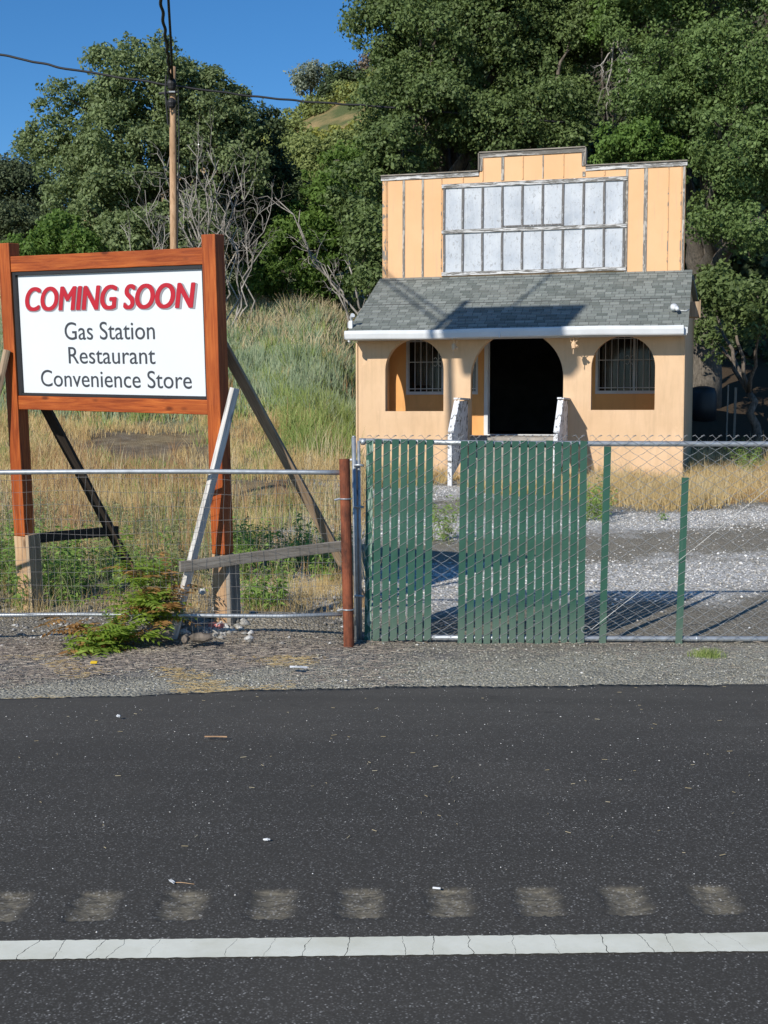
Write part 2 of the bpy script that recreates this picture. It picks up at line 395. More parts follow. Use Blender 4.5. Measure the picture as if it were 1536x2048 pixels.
def asphalt():
    m, ns, ls, bs = new_mat('asphalt')
    v = coord(ns, ls, 'World'); sp = ns.new('ShaderNodeSeparateXYZ'); ls.new(v, sp.inputs[0])
    big = noise(ns, ls, v, .5, 4); mid = noise(ns, ls, v, 7, 5)
    vo = N(ns, 'ShaderNodeTexVoronoi', i_Scale=140.0); ls.new(v, vo.inputs['Vector'])
    wn_ = N(ns, 'ShaderNodeTexWhiteNoise'); ls.new(vo.outputs['Position'], wn_.inputs['Vector'])
    stone = ramp(ns, ls, wn_.outputs['Value'], [(.0, .018), (.4, .036), (.7, .064), (.88, .11), (.96, .19), (1, .34)])
    c = mixc(ns, ls, ramp(ns, ls, vo.outputs['Distance'], [(.25, 0), (.62, .9)]), stone, (.026, .025, .023))
    c = mixc(ns, ls, .25, c, (.064, .060, .054))
    # older, smoother, paler lane beyond the rumble strips; coarser black mat nearest the camera
    far = ramp(ns, ls, math_(ns, ls, 'ADD', math_(ns, ls, 'MULTIPLY', sp.outputs[1], .1), math_(ns, ls, 'MULTIPLY', big, .10)), [(.62, 0), (.80, .55)])
    c = mixc(ns, ls, far, c, (.066, .063, .058))
    c = mixc(ns, ls, ramp(ns, ls, mid, [(.45, 0), (.75, .35)]), c, (.040, .038, .036))
    c = mixc(ns, ls, ramp(ns, ls, big, [(.5, 0), (.7, .25)]), c, (.085, .080, .072))
    trk = coord(ns, ls, 'World', (.25, 2.6, 1)); c = mixc(ns, ls, ramp(ns, ls, noise(ns, ls, trk, 1.2, 5, .6), [(.42, .35), (.6, 0)]), c, (.036, .035, .033))
    oil = noise(ns, ls, coord(ns, ls, 'World', (1, 1.6, 1)), 2.3, 4, .7); c = mixc(ns, ls, ramp(ns, ls, oil, [(.66, 0), (.74, .5)]), c, (.026, .025, .024))
    at_ = ns.new('ShaderNodeAttribute'); at_.attribute_name = 'worn'
    sv = coord(ns, ls, 'World', (9, 90, 9)); st = noise(ns, ls, sv, 1.4, 5, .7, .6)
    worn = mixc(ns, ls, ramp(ns, ls, st, [(.35, 0), (.6, 1)]), (.060, .053, .040), (.27, .24, .175))
    worn = mixc(ns, ls, ramp(ns, ls, wn_.outputs['Value'], [(.86, 0), (.93, .8)]), worn, (.34, .32, .28))
    c = mixc(ns, ls, 1.0, c, (1.66, 1.63, 1.53), 'MULTIPLY')
    wk = math_(ns, ls, 'MULTIPLY', at_.outputs['Fac'], ramp(ns, ls, noise(ns, ls, v, 26, 5, .7), [(.30, .25), (.58, 1)]))
    c = mixc(ns, ls, wk, c, worn)
    ls.new(c, bs.inputs['Base Color']); bs.inputs['Roughness'].default_value = .95; bs.inputs['Specular IOR Level'].default_value = .12
    bump(ns, ls, bs, vo.outputs['Distance'], -.55, .004)
    return m
M['asphalt'] = asphalt()
def edgepaint():
    m, ns, ls, bs = new_mat('white line paint')
    v = coord(ns, ls, 'World'); f = noise(ns, ls, v, 5, 5, .65); g = noise(ns, ls, v, 70, 3)
    vo = N(ns, 'ShaderNodeTexVoronoi', i_Scale=140.0); ls.new(v, vo.inputs['Vector'])
    c = ramp(ns, ls, f, [(.35, (.72, .705, .56)), (.6, (.83, .82, .68))])
    c = mixc(ns, ls, ramp(ns, ls, g, [(.66, 0), (.78, .6)]), c, (.42, .38, .30))
    sp_ = noise(ns, ls, v, 9, 6, .75)
    c = mixc(ns, ls, ramp(ns, ls, sp_, [(.70, 0), (.74, .85)]), c, (.10, .10, .10))
    ls.new(c, bs.inputs['Base Color']); bs.inputs['Roughness'].default_value = .6
    bump(ns, ls, bs, vo.outputs['Distance'], -.25, .003)
    return m
M['line'] = edgepaint()

def ground_mat():
    m, ns, ls, bs = new_mat('ground')
    v = coord(ns, ls, 'World'); sp = ns.new('ShaderNodeSeparateXYZ'); ls.new(v, sp.inputs[0]); X, Y = sp.outputs[0], sp.outputs[1]
    n1 = noise(ns, ls, v, .7, 5, .6); n2 = noise(ns, ls, v, 3.5, 6, .65); n3 = noise(ns, ls, v, 40, 5, .7)
    vo = N(ns, 'ShaderNodeTexVoronoi', i_Scale=42.0); ls.new(v, vo.inputs['Vector'])
    wn_ = N(ns, 'ShaderNodeTexWhiteNoise'); ls.new(vo.outputs['Position'], wn_.inputs['Vector'])
    vo2 = N(ns, 'ShaderNodeTexVoronoi', i_Scale=95.0); ls.new(v, vo2.inputs['Vector'])
    wn2 = N(ns, 'ShaderNodeTexWhiteNoise'); ls.new(vo2.outputs['Position'], wn2.inputs['Vector'])
    soil = ramp(ns, ls, n2, [(.3, (.10, .075, .05)), (.55, (.19, .15, .105)), (.75, (.27, .225, .17))])
    grit = ramp(ns, ls, wn2.outputs['Value'], [(0, (.13, .12, .09)), (.5, (.31, .29, .225)), (.9, (.50, .48, .40)), (1, (.68, .66, .58))])
    stone = ramp(ns, ls, wn_.outputs['Value'], [(0, (.24, .22, .18)), (.4, (.46, .44, .40)), (.75, (.66, .65, .61)), (1, (.82, .81, .78))])
    # yard gravel: bright bands of stone and browner bands between them
    band = math_(ns, ls, 'SINE', math_(ns, ls, 'ADD', math_(ns, ls, 'MULTIPLY', Y, 1.38), math_(ns, ls, 'ADD', math_(ns, ls, 'MULTIPLY', X, -.30), 3.35)))
    bf = math_(ns, ls, 'ADD', math_(ns, ls, 'MULTIPLY', band, .22), math_(ns, ls, 'ADD', math_(ns, ls, 'MULTIPLY', n1, .9), math_(ns, ls, 'MULTIPLY', n2, .5)))
    yard = mixc(ns, ls, ramp(ns, ls, bf, [(.60, 0), (.84, 1)]), mixc(ns, ls, .55, soil, grit), stone)
    yard = mixc(ns, ls, ramp(ns, ls, math_(ns, ls, 'ADD', Y, math_(ns, ls, 'MULTIPLY', n2, 2)), [(0, 1)]), yard, yard)
    nearb = ramp(ns, ls, math_(ns, ls, 'MULTIPLY', math_(ns, ls, 'ADD', Y, math_(ns, ls, 'MULTIPLY', n1, 1.6)), .05), [(.55, 1), (.60, 0)])
    yard = mixc(ns, ls, math_(ns, ls, 'MULTIPLY', nearb, .75), yard, mixc(ns, ls, .5, soil, grit))
    # verge between road and fence: tired grey chip seal, brown litter at the left
    apron = mixc(ns, ls, ramp(ns, ls, n1, [(.35, .15), (.7, .6)]), grit, (.40, .38, .30))
    litter = mixc(ns, ls, ramp(ns, ls, n3, [(.35, 0), (.65, 1)]), (.15, .135, .12), (.36, .33, .285))
    lf = ramp(ns, ls, math_(ns, ls, 'ADD', math_(ns, ls, 'MULTIPLY', X, -.35), math_(ns, ls, 'ADD', math_(ns, ls, 'MULTIPLY', n2, 1.2), math_(ns, ls, 'MULTIPLY', Y, .22))), [(0, 0), (1, 1)])
    lf = ramp(ns, ls, math_(ns, ls, 'ADD', math_(ns, ls, 'ADD', math_(ns, ls, 'MULTIPLY', X, -.22), math_(ns, ls, 'MULTIPLY', n2, 1.3)), math_(ns, ls, 'MULTIPLY', math_(ns, ls, 'SUBTRACT', Y, 8.9), .7)), [(.62, 0), (.95, 1)])
    apron = mixc(ns, ls, lf, apron, litter)
    apron = mixc(ns, ls, ramp(ns, ls, noise(ns, ls, v, 2.1, 5, .65), [(.52, 0), (.66, .6)]), apron, (.13, .125, .115))
    # meadow soil under the grass
    dry = mixc(ns, ls, ramp(ns, ls, n2, [(.4, 0), (.6, 1)]), (.26, .19, .10), (.34, .27, .15))
    mead = mixc(ns, ls, ramp(ns, ls, n1, [(.4, 0), (.6, .8)]), soil, dry)
    mead = mixc(ns, ls, ramp(ns, ls, math_(ns, ls, 'MULTIPLY', math_(ns, ls, 'ADD', Y, math_(ns, ls, 'MULTIPLY', n2, 3)), .02), [(.54, 0), (.60, .8)]), mead, (.24, .28, .15))
    mead = mixc(ns, ls, ramp(ns, ls, math_(ns, ls, 'MULTIPLY', math_(ns, ls, 'ADD', Y, math_(ns, ls, 'MULTIPLY', n2, 3)), .05), [(.70, 1), (.80, 0)]), mead, mixc(ns, ls, .5, soil, grit))
    left = ramp(ns, ls, math_(ns, ls, 'ADD', X, math_(ns, ls, 'MULTIPLY', n2, 1.5)), [(.0, 0), (.6, 1)])
    left = ramp(ns, ls, math_(ns, ls, 'ADD', math_(ns, ls, 'ADD', X, 1.3), math_(ns, ls, 'MULTIPLY', n2, 1.5)), [(.5, 0), (1, 1)])
    c = mixc(ns, ls, left, mead, yard)
    fr = ramp(ns, ls, math_(ns, ls, 'SUBTRACT', math_(ns, ls, 'ADD', Y, math_(ns, ls, 'MULTIPLY', n2, .5)), 9.6), [(.1, 0), (.6, 1)])
    c = mixc(ns, ls, fr, apron, c)
    # far hillside: dry grass and scrub soil
    hill = mixc(ns, ls, ramp(ns, ls, noise(ns, ls, v, .06, 5), [(.42, 0), (.55, 1)]), (.10, .12, .045), (.42, .29, .14))
    c = mixc(ns, ls, ramp(ns, ls, math_(ns, ls, 'MULTIPLY', Y, .01), [(.5, 0), (.75, 1)]), c, hill)
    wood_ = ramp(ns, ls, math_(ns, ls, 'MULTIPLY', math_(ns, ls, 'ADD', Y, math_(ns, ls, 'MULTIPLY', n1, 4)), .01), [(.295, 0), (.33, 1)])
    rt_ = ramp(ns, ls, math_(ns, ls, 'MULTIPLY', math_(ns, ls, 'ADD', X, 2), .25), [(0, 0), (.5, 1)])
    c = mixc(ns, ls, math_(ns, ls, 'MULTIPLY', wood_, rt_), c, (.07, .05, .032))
    ls.new(c, bs.inputs['Base Color']); bs.inputs['Roughness'].default_value = .95; bs.inputs['Specular IOR Level'].default_value = .15
    h = math_(ns, ls, 'ADD', math_(ns, ls, 'MULTIPLY', vo.outputs['Distance'], -1), math_(ns, ls, 'MULTIPLY', n3, .6))
    bump(ns, ls, bs, h, .9, .02)
    return m
M['ground'] = ground_mat()

# ------------------------------------------------------------------ ground, road
def grid_mesh(name, xs, ys, zf, mat, **kw):
    XX, YY = np.meshgrid(xs, ys); ZZ = zf(XX, YY)
    nx, ny = len(xs), len(ys)
    co = np.stack([XX, YY, ZZ], -1).reshape(-1, 3)
    i = np.arange(ny - 1)[:, None] * nx + np.arange(nx - 1)[None, :]
    fs = np.stack([i, i + 1, i + 1 + nx, i + nx], -1).reshape(-1, 4)
    me = mesh_np(name, co, fs, True)
    return link(name, me, mat), me
def mesh_np(name, co, faces, smooth=False):
    me = bpy.data.meshes.new(name); k = faces.shape[1]
    me.vertices.add(len(co)); me.vertices.foreach_set('co', co.astype(np.float32).ravel())
    me.loops.add(faces.size); me.loops.foreach_set('vertex_index', faces.astype(np.int32).ravel())
    me.polygons.add(len(faces)); me.polygons.foreach_set('loop_start', np.arange(0, faces.size, k, dtype=np.int32))
    try: me.polygons.foreach_set('loop_total', np.full(len(faces), k, dtype=np.int32))
    except Exception: pass
    if smooth: me.polygons.foreach_set('use_smooth', np.ones(len(faces), bool))
    me.update(calc_edges=True); me.validate()
    return me
def edge_y(x):           # where the pavement ends
    x = np.asarray(x, float)
    y = np.interp(x, [-60, -2.6, -1.5, -.6, 0, 1.2, 2.6, 60], [5.0, 7.50, 7.70, 7.88, 7.95, 8.00, 8.06, 8.4])
    return y + .018 * np.sin(x * 5.1) + .012 * np.sin(x * 13.7 + 1) + .006 * np.sin(x * 41) + .007 * np.sin(x * 67 + 2 * np.sin(x * 19)) + .005 * np.sin(x * 103 + 1)
def road_z(y): return np.interp(y, [-50, 4.6, 9.73], [0, 0, -.12])
xs = np.concatenate([-np.geomspace(400, 9, 26), np.arange(-8.8, 9, .11), np.geomspace(9.2, 400, 26)])
ys = np.concatenate([np.linspace(-60, 6, 12), np.arange(6.3, 9, .1), np.arange(9, 26, .11), np.arange(26, 50, .35), np.geomspace(50.5, 420, 60)])
def gz(x, y):
    under = y < edge_y(x) - .06
    d = np.clip((edge_y(x) + .05 - y) / .35, 0, 1)
    z = terrain(x, y) - .012 - .10 * d
    mic = (np.sin(x * 23 + y * 11) * np.sin(y * 29 - x * 7)) * .006 * np.clip((y - 8.1) / .5, 0, 1) * (y < 40)
    # the building's own pad and the dirt heap by the sign
    z = z + .16 * np.exp(-((x + .85) ** 2 / .35 + (y - 10.25) ** 2 / .12)) + .10 * np.exp(-((x + 1.9) ** 2 / .5 + (y - 10.3) ** 2 / .2))
    return z + mic
go, _ = grid_mesh('ground', xs, ys, gz, M['ground']); props(go, kind='structure', label='gravel yard, verge and dry sloping meadow soil')

SK = math.tan(R(1.5))
def strip_y(x): return 4.177 + SK * np.asarray(x)
# rumble strip: each cut is a scoop ground into the road
rx = np.arange(-1.32, 1.5, .305) * 1.0 - 0.0
RUM = [-2.35 + .305 * k + .02 for k in range(-8, 28)]
RUM = [-1.299 + .305 * k for k in range(-12, 22)]  # 0.305 m apart
def scoop(x, y):
    d = np.zeros_like(x); w = np.zeros_like(x); vv = (y - strip_y(x)) / .133
    wob = .012 * np.sin(y * 71) + .01 * np.sin(y * 37 + x * 9)
    for k, cx in enumerate(RUM):
        u = (x - cx + wob * .4) / .088
        prof = np.clip(1 - u * u, 0, 1)
        edge = np.clip((1 - np.abs(vv) + .03 * np.sin(x * 160)) * 6, 0, 1)
        d = np.maximum(d, prof * edge)
    return d
xa = np.concatenate([np.arange(-60, -2.2, 2.0), np.arange(-2.2, 2.2, .011), np.arange(2.2, 62, 2.0)])
yb = np.concatenate([np.linspace(-50, 3.8, 14), np.arange(3.97, 4.40, .011), np.arange(4.6, 7.2, .2)])
XX, YY = np.meshgrid(xa, yb); ZZ = road_z(YY).copy()
D = scoop(XX, YY); rough_n = np.random.default_rng(3).normal(0, .0014, XX.shape) * (D > 0)
ZZ = ZZ - .013 * D + rough_n
rows_co = [np.stack([XX, YY, ZZ], -1)]
ey = edge_y(xa); ex_rows = []
for t in np.linspace(0.08, 1, 8):
    y = 7.2 + (ey - 7.2) * t; ex_rows.append(np.stack([xa, y, road_z(y)], -1))
ex_rows.append(np.stack([xa, ey + .02, road_z(ey) - .06], -1))
allco = np.concatenate([rows_co[0], np.array(ex_rows)], 0); ny, nx = allco.shape[:2]
i = np.arange(ny - 1)[:, None] * nx + np.arange(nx - 1)[None, :]
fs = np.stack([i, i + 1, i + 1 + nx, i + nx], -1).reshape(-1, 4)
me = mesh_np('road', allco.reshape(-1, 3), fs, True)
wa = np.zeros(ny * nx, np.float32); wa[:D.size] = np.clip((D.ravel() - .12) * 1.25, 0, .9)
a = me.attributes.new('worn', 'FLOAT', 'POINT'); a.data.foreach_set('value', wa)
ro = link('road', me, M['asphalt']); props(ro, kind='structure', label='dark asphalt road with ground-in rumble cuts')

# white edge line, cracked into blocks
def line_y(x): return 3.818 + SK * x
mb = MB(); cuts = []; x = -6.0; rr = random.Random(5)
keypx = [58, 122, 190, 232, 308, 460, 536, 613, 690, 803, 868, 944, 1032, 1118, 1210, 1295, 1345, 1425, 1480]
cuts = [-6, -5.4, -4.9, -4.3, -3.8, -3.2, -2.8, -2.2, -1.7] + [(p - 768) / 2500 * 3.93 for p in keypx] + [1.45, 1.9, 2.3, 2.9, 3.4, 4.1, 5, 6]
for q in range(len(cuts) - 1):
    x0, x1 = cuts[q], cuts[q + 1]; g = rr.choice([.0006, .001, .0012, .0022])
    n = 14; hw = .069
    def crack(xc, seed, sgn):
        r2 = random.Random(seed); lean = r2.uniform(-.018, .018) + xc * -.012 ; out = []; o = 0
        for k in range(n + 1):
            o += r2.uniform(-.004, .004); out.append((xc + lean * (k / n - .5) + o + sgn * g * r2.uniform(.3, 1), k / n))
        return out
    L_ = crack(x0, int(x0 * 1000), 1); Rr = crack(x1, int(x1 * 1000), -1)
    vs = []; 
    for (xa_, k), (xb_, _) in zip(L_, Rr):
        for j in range(9):
            xx = xa_ + (xb_ - xa_) * j / 8
            e = .0018 * math.sin(xx * 130) + .0012 * math.sin(xx * 310 + 1)
            vs.append((xx, line_y(xx) + (k * 2 - 1) * (hw + e), .0042))
    fs_ = [(k * 9 + j, k * 9 + j + 1, (k + 1) * 9 + j + 1, (k + 1) * 9 + j) for k in range(n) for j in range(8)]
    mb.add(vs, fs_)
lo = mb.build('edge_line', M['line']); props(lo, kind='structure', label='cracked white painted line along the road')

# ------------------------------------------------------------------ the shop building (own frame: X along the front, Y back, Z up)
TH = R(15)
B = root('shop_building', (-.516, 24.92, 0), -TH, 'peach stucco shop with a stepped false front and a three-arched porch', 'building')
W = 6.285
YI = 1.9      # inner porch wall
outer = [(0, .15), (2.27, .15), (2.27, 2.38)]
cx_, r_ = 3.165, .895
outer = [(0, .1), (2.27, .1)] + [(2.27, 2.38)] + [(cx_ - r_ * math.cos(a), 2.38 + r_ * math.sin(a)) for a in np.linspace(0, math.pi, 30)[1:]] + [(4.06, .1), (W, .1), (W, 3.42), (0, 3.42)]
plate('front_wall', outer, [arch(.56, 1.735, 1.745, 2.56, sq=1.0), arch(4.585, 5.765, 1.765, 2.56, sq=1.0)], 0, .17, M['stucco'], B)
# side walls: left one has an arch opening into the porch
def yz_plate(name, outline, holes, x0, x1, mat):
    o = plate(name, outline, holes, x0, x1, mat, B)
    o.matrix_basis = Matrix.Rotation(R(90), 4, 'Z')     # X->Y, Y->-X
    return o
yz_plate('side_wall', [(.172, .1), (8, .1), (8, 4.35), (1.9, 4.35), (.172, 3.55)], [arch(.45, 1.50, 1.75, 2.55)], -.15, 0, M['stucco'])
yz_plate('side_wall', [(.172, .1), (8, .1), (8, 4.35), (1.9, 4.35), (.172, 3.55)], [], -W, -W + .15, M['stucco'])
m_ = MB(); m_.box2((.152, 7.85, .1), (W - .152, 7.998, 4.3)); m_.build('rear_wall', M['stucco'], B)
WL, WR = (.55, 2.02), (4.52, 5.98)
plate('inner_wall', [(.153, 1.25), (2.25, 1.25), (2.25, 3.30), (3.95, 3.30), (3.95, 1.25), (W - .153, 1.25), (W - .153, 4.4), (.153, 4.4)],
      [[(WL[0], 2.16), (WL[1], 2.16), (WL[1], 3.25), (WL[0], 3.25)], [(WR[0], 2.16), (WR[1], 2.16), (WR[1], 3.25), (WR[0], 3.25)]], YI, YI + .14, M['stucco_in'], B)
m_ = MB(); m_.box2((.153, .172, 1.10), (W - .153, 7.84, 1.248)); m_.box2((2.275, -.02, 1.09), (4.055, .171, 1.235)); m_.build('porch_floor', M['concrete'], B)
m_ = MB(); m_.box2((2.3, -.34, .05), (4.03, -.022, 1.05)); m_.box2((2.3, -.66, .05), (4.03, -.342, .86)); m_.box2((2.3, -.98, .05), (4.03, -.662, .66)); m_.build('step', M['concrete'], B, bevel=.01)
m_ = MB(); m_.box2((.155, .175, 3.36), (W - .155, 1.895, 3.40)); m_.build('porch_ceiling', M['trim_paint'], B)
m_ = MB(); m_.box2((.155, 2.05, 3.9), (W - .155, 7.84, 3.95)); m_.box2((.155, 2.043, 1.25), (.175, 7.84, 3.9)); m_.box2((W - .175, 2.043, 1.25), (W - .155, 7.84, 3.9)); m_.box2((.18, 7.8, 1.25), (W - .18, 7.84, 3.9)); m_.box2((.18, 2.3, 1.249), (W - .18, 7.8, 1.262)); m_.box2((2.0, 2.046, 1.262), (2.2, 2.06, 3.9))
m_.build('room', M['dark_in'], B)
m_ = MB(); m_.box2((-.1, 2.02, 4.36), (W + .1, 8.2, 4.46)); m_.build('flat_roof', M['shingle'], B)
# porch roof with butted courses
m_ = MB(); xs0, xs1 = -.06, W + .08
y0, z0, y1, z1 = -.52, 3.275, 1.90, 4.545
sl = math.hypot(y1 - y0, z1 - z0); nc = 19; uvs = []
nrm = Vector((0, -(z1 - z0), y1 - y0)).normalized()
for k in range(nc):
    a, b = k / nc, (k + 1.15) / nc; b = min(b, 1)
    p = [Vector((xs0, y0 + (y1 - y0) * a, z0 + (z1 - z0) * a)), Vector((xs0, y0 + (y1 - y0) * b, z0 + (z1 - z0) * b))]
    A = p[0] + nrm * .012; Bt = p[1] + nrm * .002; n = 40; rr = random.Random(k)
    top = []; 
    for j in range(n + 1):
        x = xs0 + (xs1 - xs0) * j / n; dz = rr.uniform(-.002, .002)
        top.append(((x, A.y, A.z + dz), (x, Bt.y, Bt.z), (x, p[0].y, p[0].z - .004)))
    base = len(m_.v)
    for t_ in top: m_.v += list(t_)
    for j in range(n):
        q = base + j * 3
        m_.f += [(q, q + 3, q + 4, q + 1), (q + 2, q + 5, q + 3, q)]; m_.m += [0, 0]
ro_ = m_.build('porch_roof', M['shingle'], B)
uvl = ro_.data.uv_layers.new(name='UV')
co = np.empty(len(ro_.data.vertices) * 3, np.float32); ro_.data.vertices.foreach_get('co', co); co = co.reshape(-1, 3)
li = np.empty(len(ro_.data.loops), np.int32); ro_.data.loops.foreach_get('vertex_index', li)
uv = np.stack([co[li, 0], (co[li, 1] - y0) / (y1 - y0) * sl + .003], -1); uvl.data.foreach_set('uv', uv.astype(np.float32).ravel())
m_ = MB()   # roof deck under the shingles, with the gable triangles closed
for xx in (xs0 + .01, xs1 - .03):
    m_.add([(xx, y0, z0 - .02), (xx, y1, z1 - .02), (xx, y1, z1 - .13), (xx, y0, z0 - .13), (xx + .02, y0, z0 - .02), (xx + .02, y1, z1 - .02), (xx + .02, y1, z1 - .13), (xx + .02, y0, z0 - .13)],
           [(0, 1, 2, 3), (7, 6, 5, 4), (0, 4, 5, 1), (3, 2, 6, 7), (0, 3, 7, 4), (1, 5, 6, 2)])
m_.add([(xs0 + .032, y0 + .01, z0 - .012), (xs1 - .032, y0 + .01, z0 - .012), (xs1 - .032, y1, z1 - .012), (xs0 + .032, y1, z1 - .012), (xs0 + .032, y0 + .01, z0 - .05), (xs1 - .032, y0 + .01, z0 - .05), (xs1 - .032, y1, z1 - .05), (xs0 + .032, y1, z1 - .05)],
       [(0, 1, 2, 3), (7, 6, 5, 4), (0, 4, 5, 1), (3, 2, 6, 7), (0, 3, 7, 4), (1, 5, 6, 2)])
m_.build('roof_deck', M['trim_paint'], B)
# gutter: an open trough with a rolled lip, a little sag
prof = [(0, .155), (-.012, .165), (-.022, .15), (-.022, .10), (-.012, .06), (-.002, .02), (.012, .0), (.09, .0), (.09, .15), (.085, .15), (.085, .006), (.014, .006), (.004, .022), (-.006, .062), (-.016, .10), (-.016, .148)]
m_ = MB(); segs = [(-.09, 2.93), (2.935, W + .0)]
for (a, b) in segs:
    n = 12; base = []
    for j in range(n + 1):
        x = a + (b - a) * j / n; sag = -.008 * math.sin(x * 1.1) + .004 * math.sin(x * 3)
        base.append([(x, -.61 + py_, 3.125 + pz + sag) for py_, pz in prof])
    K = len(prof); vs = [v for r0 in base for v in r0]
    fs_ = [(j * K + k, (j + 1) * K + k, (j + 1) * K + (k + 1) % K, j * K + (k + 1) % K) for j in range(n) for k in range(K)]
    m_.add(vs, fs_)
    m_.box2((a - .003, -.63, 3.13), (a + .002, -.522, 3.27)); m_.box2((b - .002, -.63, 3.13), (b + .003, -.522, 3.27))
m_.box2((2.925, -.637, 3.12), (2.95, -.62, 3.29))
m_.build('gutter', M['white_paint'], B)
m_ = MB(); m_.box2((-.04, -.518, 3.115), (W + .05, -.495, 3.252)); m_.box2((-.04, -.494, 3.125), (W + .05, -.002, 3.14)); m_.build('soffit', M['trim_paint'], B)
m_ = MB(); m_.tube([(-.02, -.56, 3.13), (-.02, -.56, 3.09), (-.02, -.50, 3.07)], .022); m_.build('downspout', M['white_paint'], B)
m_ = MB(); m_.box2((-.035, -.03, .5), (-.003, .0, 3.1)); m_.build('corner_strip', M['stucco'], B)
m_ = MB(); m_.box2((W + .003, -.008, .15), (W + .014, .035, 3.1)); m_.build('corner_strip', M['stucco'], B)
# light holders under the eave
for X in (2.03, 4.30):
    m_ = MB(); m_.tube([(X, -.45, 3.12), (X, -.45, 3.02), (X + .01, -.47, 2.97)], .012); m_.tube([(X, -.45, 3.03), (X, -.46, 2.98), (X + .005, -.475, 2.90)], [.02, .05, .035], 10)
    m_.tube([(X - .06, -.45, 3.11), (X - .06, -.45, 3.04), (X, -.45, 3.0)], .008, 6); m_.tube([(X + .06, -.45, 3.11), (X + .06, -.45, 3.04), (X, -.45, 3.0)], .008, 6)
    m_.tube([(X, -.47, 2.93), (X - .005, -.47, 2.80)], .008, 6); m_.tube([(X + .05, -.455, 2.96), (X + .075, -.49, 2.93)], [.018, .026], 8)
    m_.build('eave_light', M['stucco'], B, smooth=False)
# security lights
m_ = MB(); m_.box2((-.07, -.40, 3.35), (.0, -.32, 3.50)); m_.tube([(-.03, -.36, 3.50), (-.02, -.40, 3.56), (.03, -.46, 3.60)], [.015, .03, .045], 10); m_.box2((-.085, -.41, 3.36), (-.072, -.31, 3.47)); m_.build('security_light', M['white_paint'], B)
m_ = MB(); m_.tube([(W - .20, .02, 3.60), (W - .20, -.02, 3.64), (W - .20, -.07, 3.68)], [.03, .062, .058], 14); m_.tube([(W - .15, -.06, 3.65), (W - .13, -.16, 3.60)], [.04, .032], 12); m_.tube([(W - .14, 0, 3.60), (W + .01, -.02, 3.585), (W + .07, .1, 3.62)], .008, 6); m_.build('security_camera', M['white_paint'], B, smooth=True)
m_ = MB(); m_.box2((W + .002, 1.0, 3.55), (W + .24, 1.35, 3.84)); m_.box2((W + .242, .985, 3.53), (W + .265, 1.36, 3.87)); m_.build('meter_box', M['brown_wood'], B)
# windows with bars
def window(x0, x1, curt):
    z0, z1 = 2.16, 3.25
    w = MB(); Y = YI
    w.box2((x0 - .035, Y - .03, z0 - .06), (x1 + .035, Y + .1, z0 + .002)); w.box2((x0 - .035, Y - .02, z1), (x1 + .035, Y + .1, z1 + .05))
    w.box2((x0 - .035, Y - .02, z0 + .004), (x0 + .012, Y + .1, z1 - .002)); w.box2((x1 - .012, Y - .02, z0 + .004), (x1 + .035, Y + .1, z1 - .002))
    xm = (x0 + x1) / 2; w.box2((xm - .02, Y + .05, z0 + .004), (xm + .02, Y + .09, z1 - .002))
    fo = w.build('window', M['trim_paint'], B)
    g = MB(); g.box2((x0 + .014, Y + .062, z0 + .005), (xm - .022, Y + .068, z1 - .005)); g.box2((xm + .022, Y + .062, z0 + .005), (x1 - .014, Y + .068, z1 - .005)); g.build('pane', M['glass'], fo)
    b = MB(); n = int((x1 - x0) / .125)
    for k in range(n + 1):
        x = x0 + .04 + (x1 - x0 - .08) * k / n; b.tube([(x, Y - .05, z0 - .01), (x, Y - .05, z1)], .0075, 6)
    for z in (z0 + .06, z0 + .62, z1 - .04): b.tube([(x0 - .02, Y - .05, z), (x1 + .02, Y - .05, z)], .009, 6)
    for x in (x0 - .02, x1 + .02): b.tube([(x, Y - .05, z0 + .06), (x, Y - .002, z0 + .06)], .008, 6); b.tube([(x, Y - .05, z1 - .04), (x, Y - .002, z1 - .04)], .008, 6)
    # scroll work
    xc = x0 + (x1 - x0) * .45
    for s in (-1, 1):
        b.tube([(xc + s * (.055 - .045 * math.cos(t)), Y - .05, z0 + .62 + .09 * math.sin(t)) for t in np.linspace(-2.4, 2.4, 14)], .005, 5)
    b.build('bars', M['trim_paint'], fo)
    for c0, c1, zc in curt:
        c = MB(); n = 40; vs = []
        for k in range(n + 1):
            x = c0 + (c1 - c0) * k / n; yy = Y + .125 + .018 * math.sin(k * 1.1) + .006 * math.sin(k * 2.7)
            vs += [(x, yy, z1 - .01), (x, yy + .003, zc)]
        c.add(vs, [(2 * k, 2 * k + 2, 2 * k + 3, 2 * k + 1) for k in range(n)])
        co_ = c.build('curtain', M['curtain'], fo, smooth=True)
        s_ = co_.modifiers.new('thick', 'SOLIDIFY'); s_.thickness = .003
window(*WL, [(.70, 1.02, 2.30)])
window(*WR, [(4.6, 4.9, 2.2), (5.35, 5.5, 2.2)])
# door frame
m_ = MB(); m_.box2((2.19, YI - .025, 1.25), (2.272, YI + .15, 3.30)); m_.box2((3.93, YI - .025, 1.25), (4.01, YI + .15, 3.30)); m_.box2((2.19, YI - .025, 3.302), (4.01, YI + .15, 3.37)); m_.box2((2.275, YI - .04, 1.249), (3.925, YI + .16, 1.272)); m_.box2((2.275, YI + .04, 1.274), (2.295, YI + .06, 3.29)); m_.build('door_frame', M['white_paint'], B)
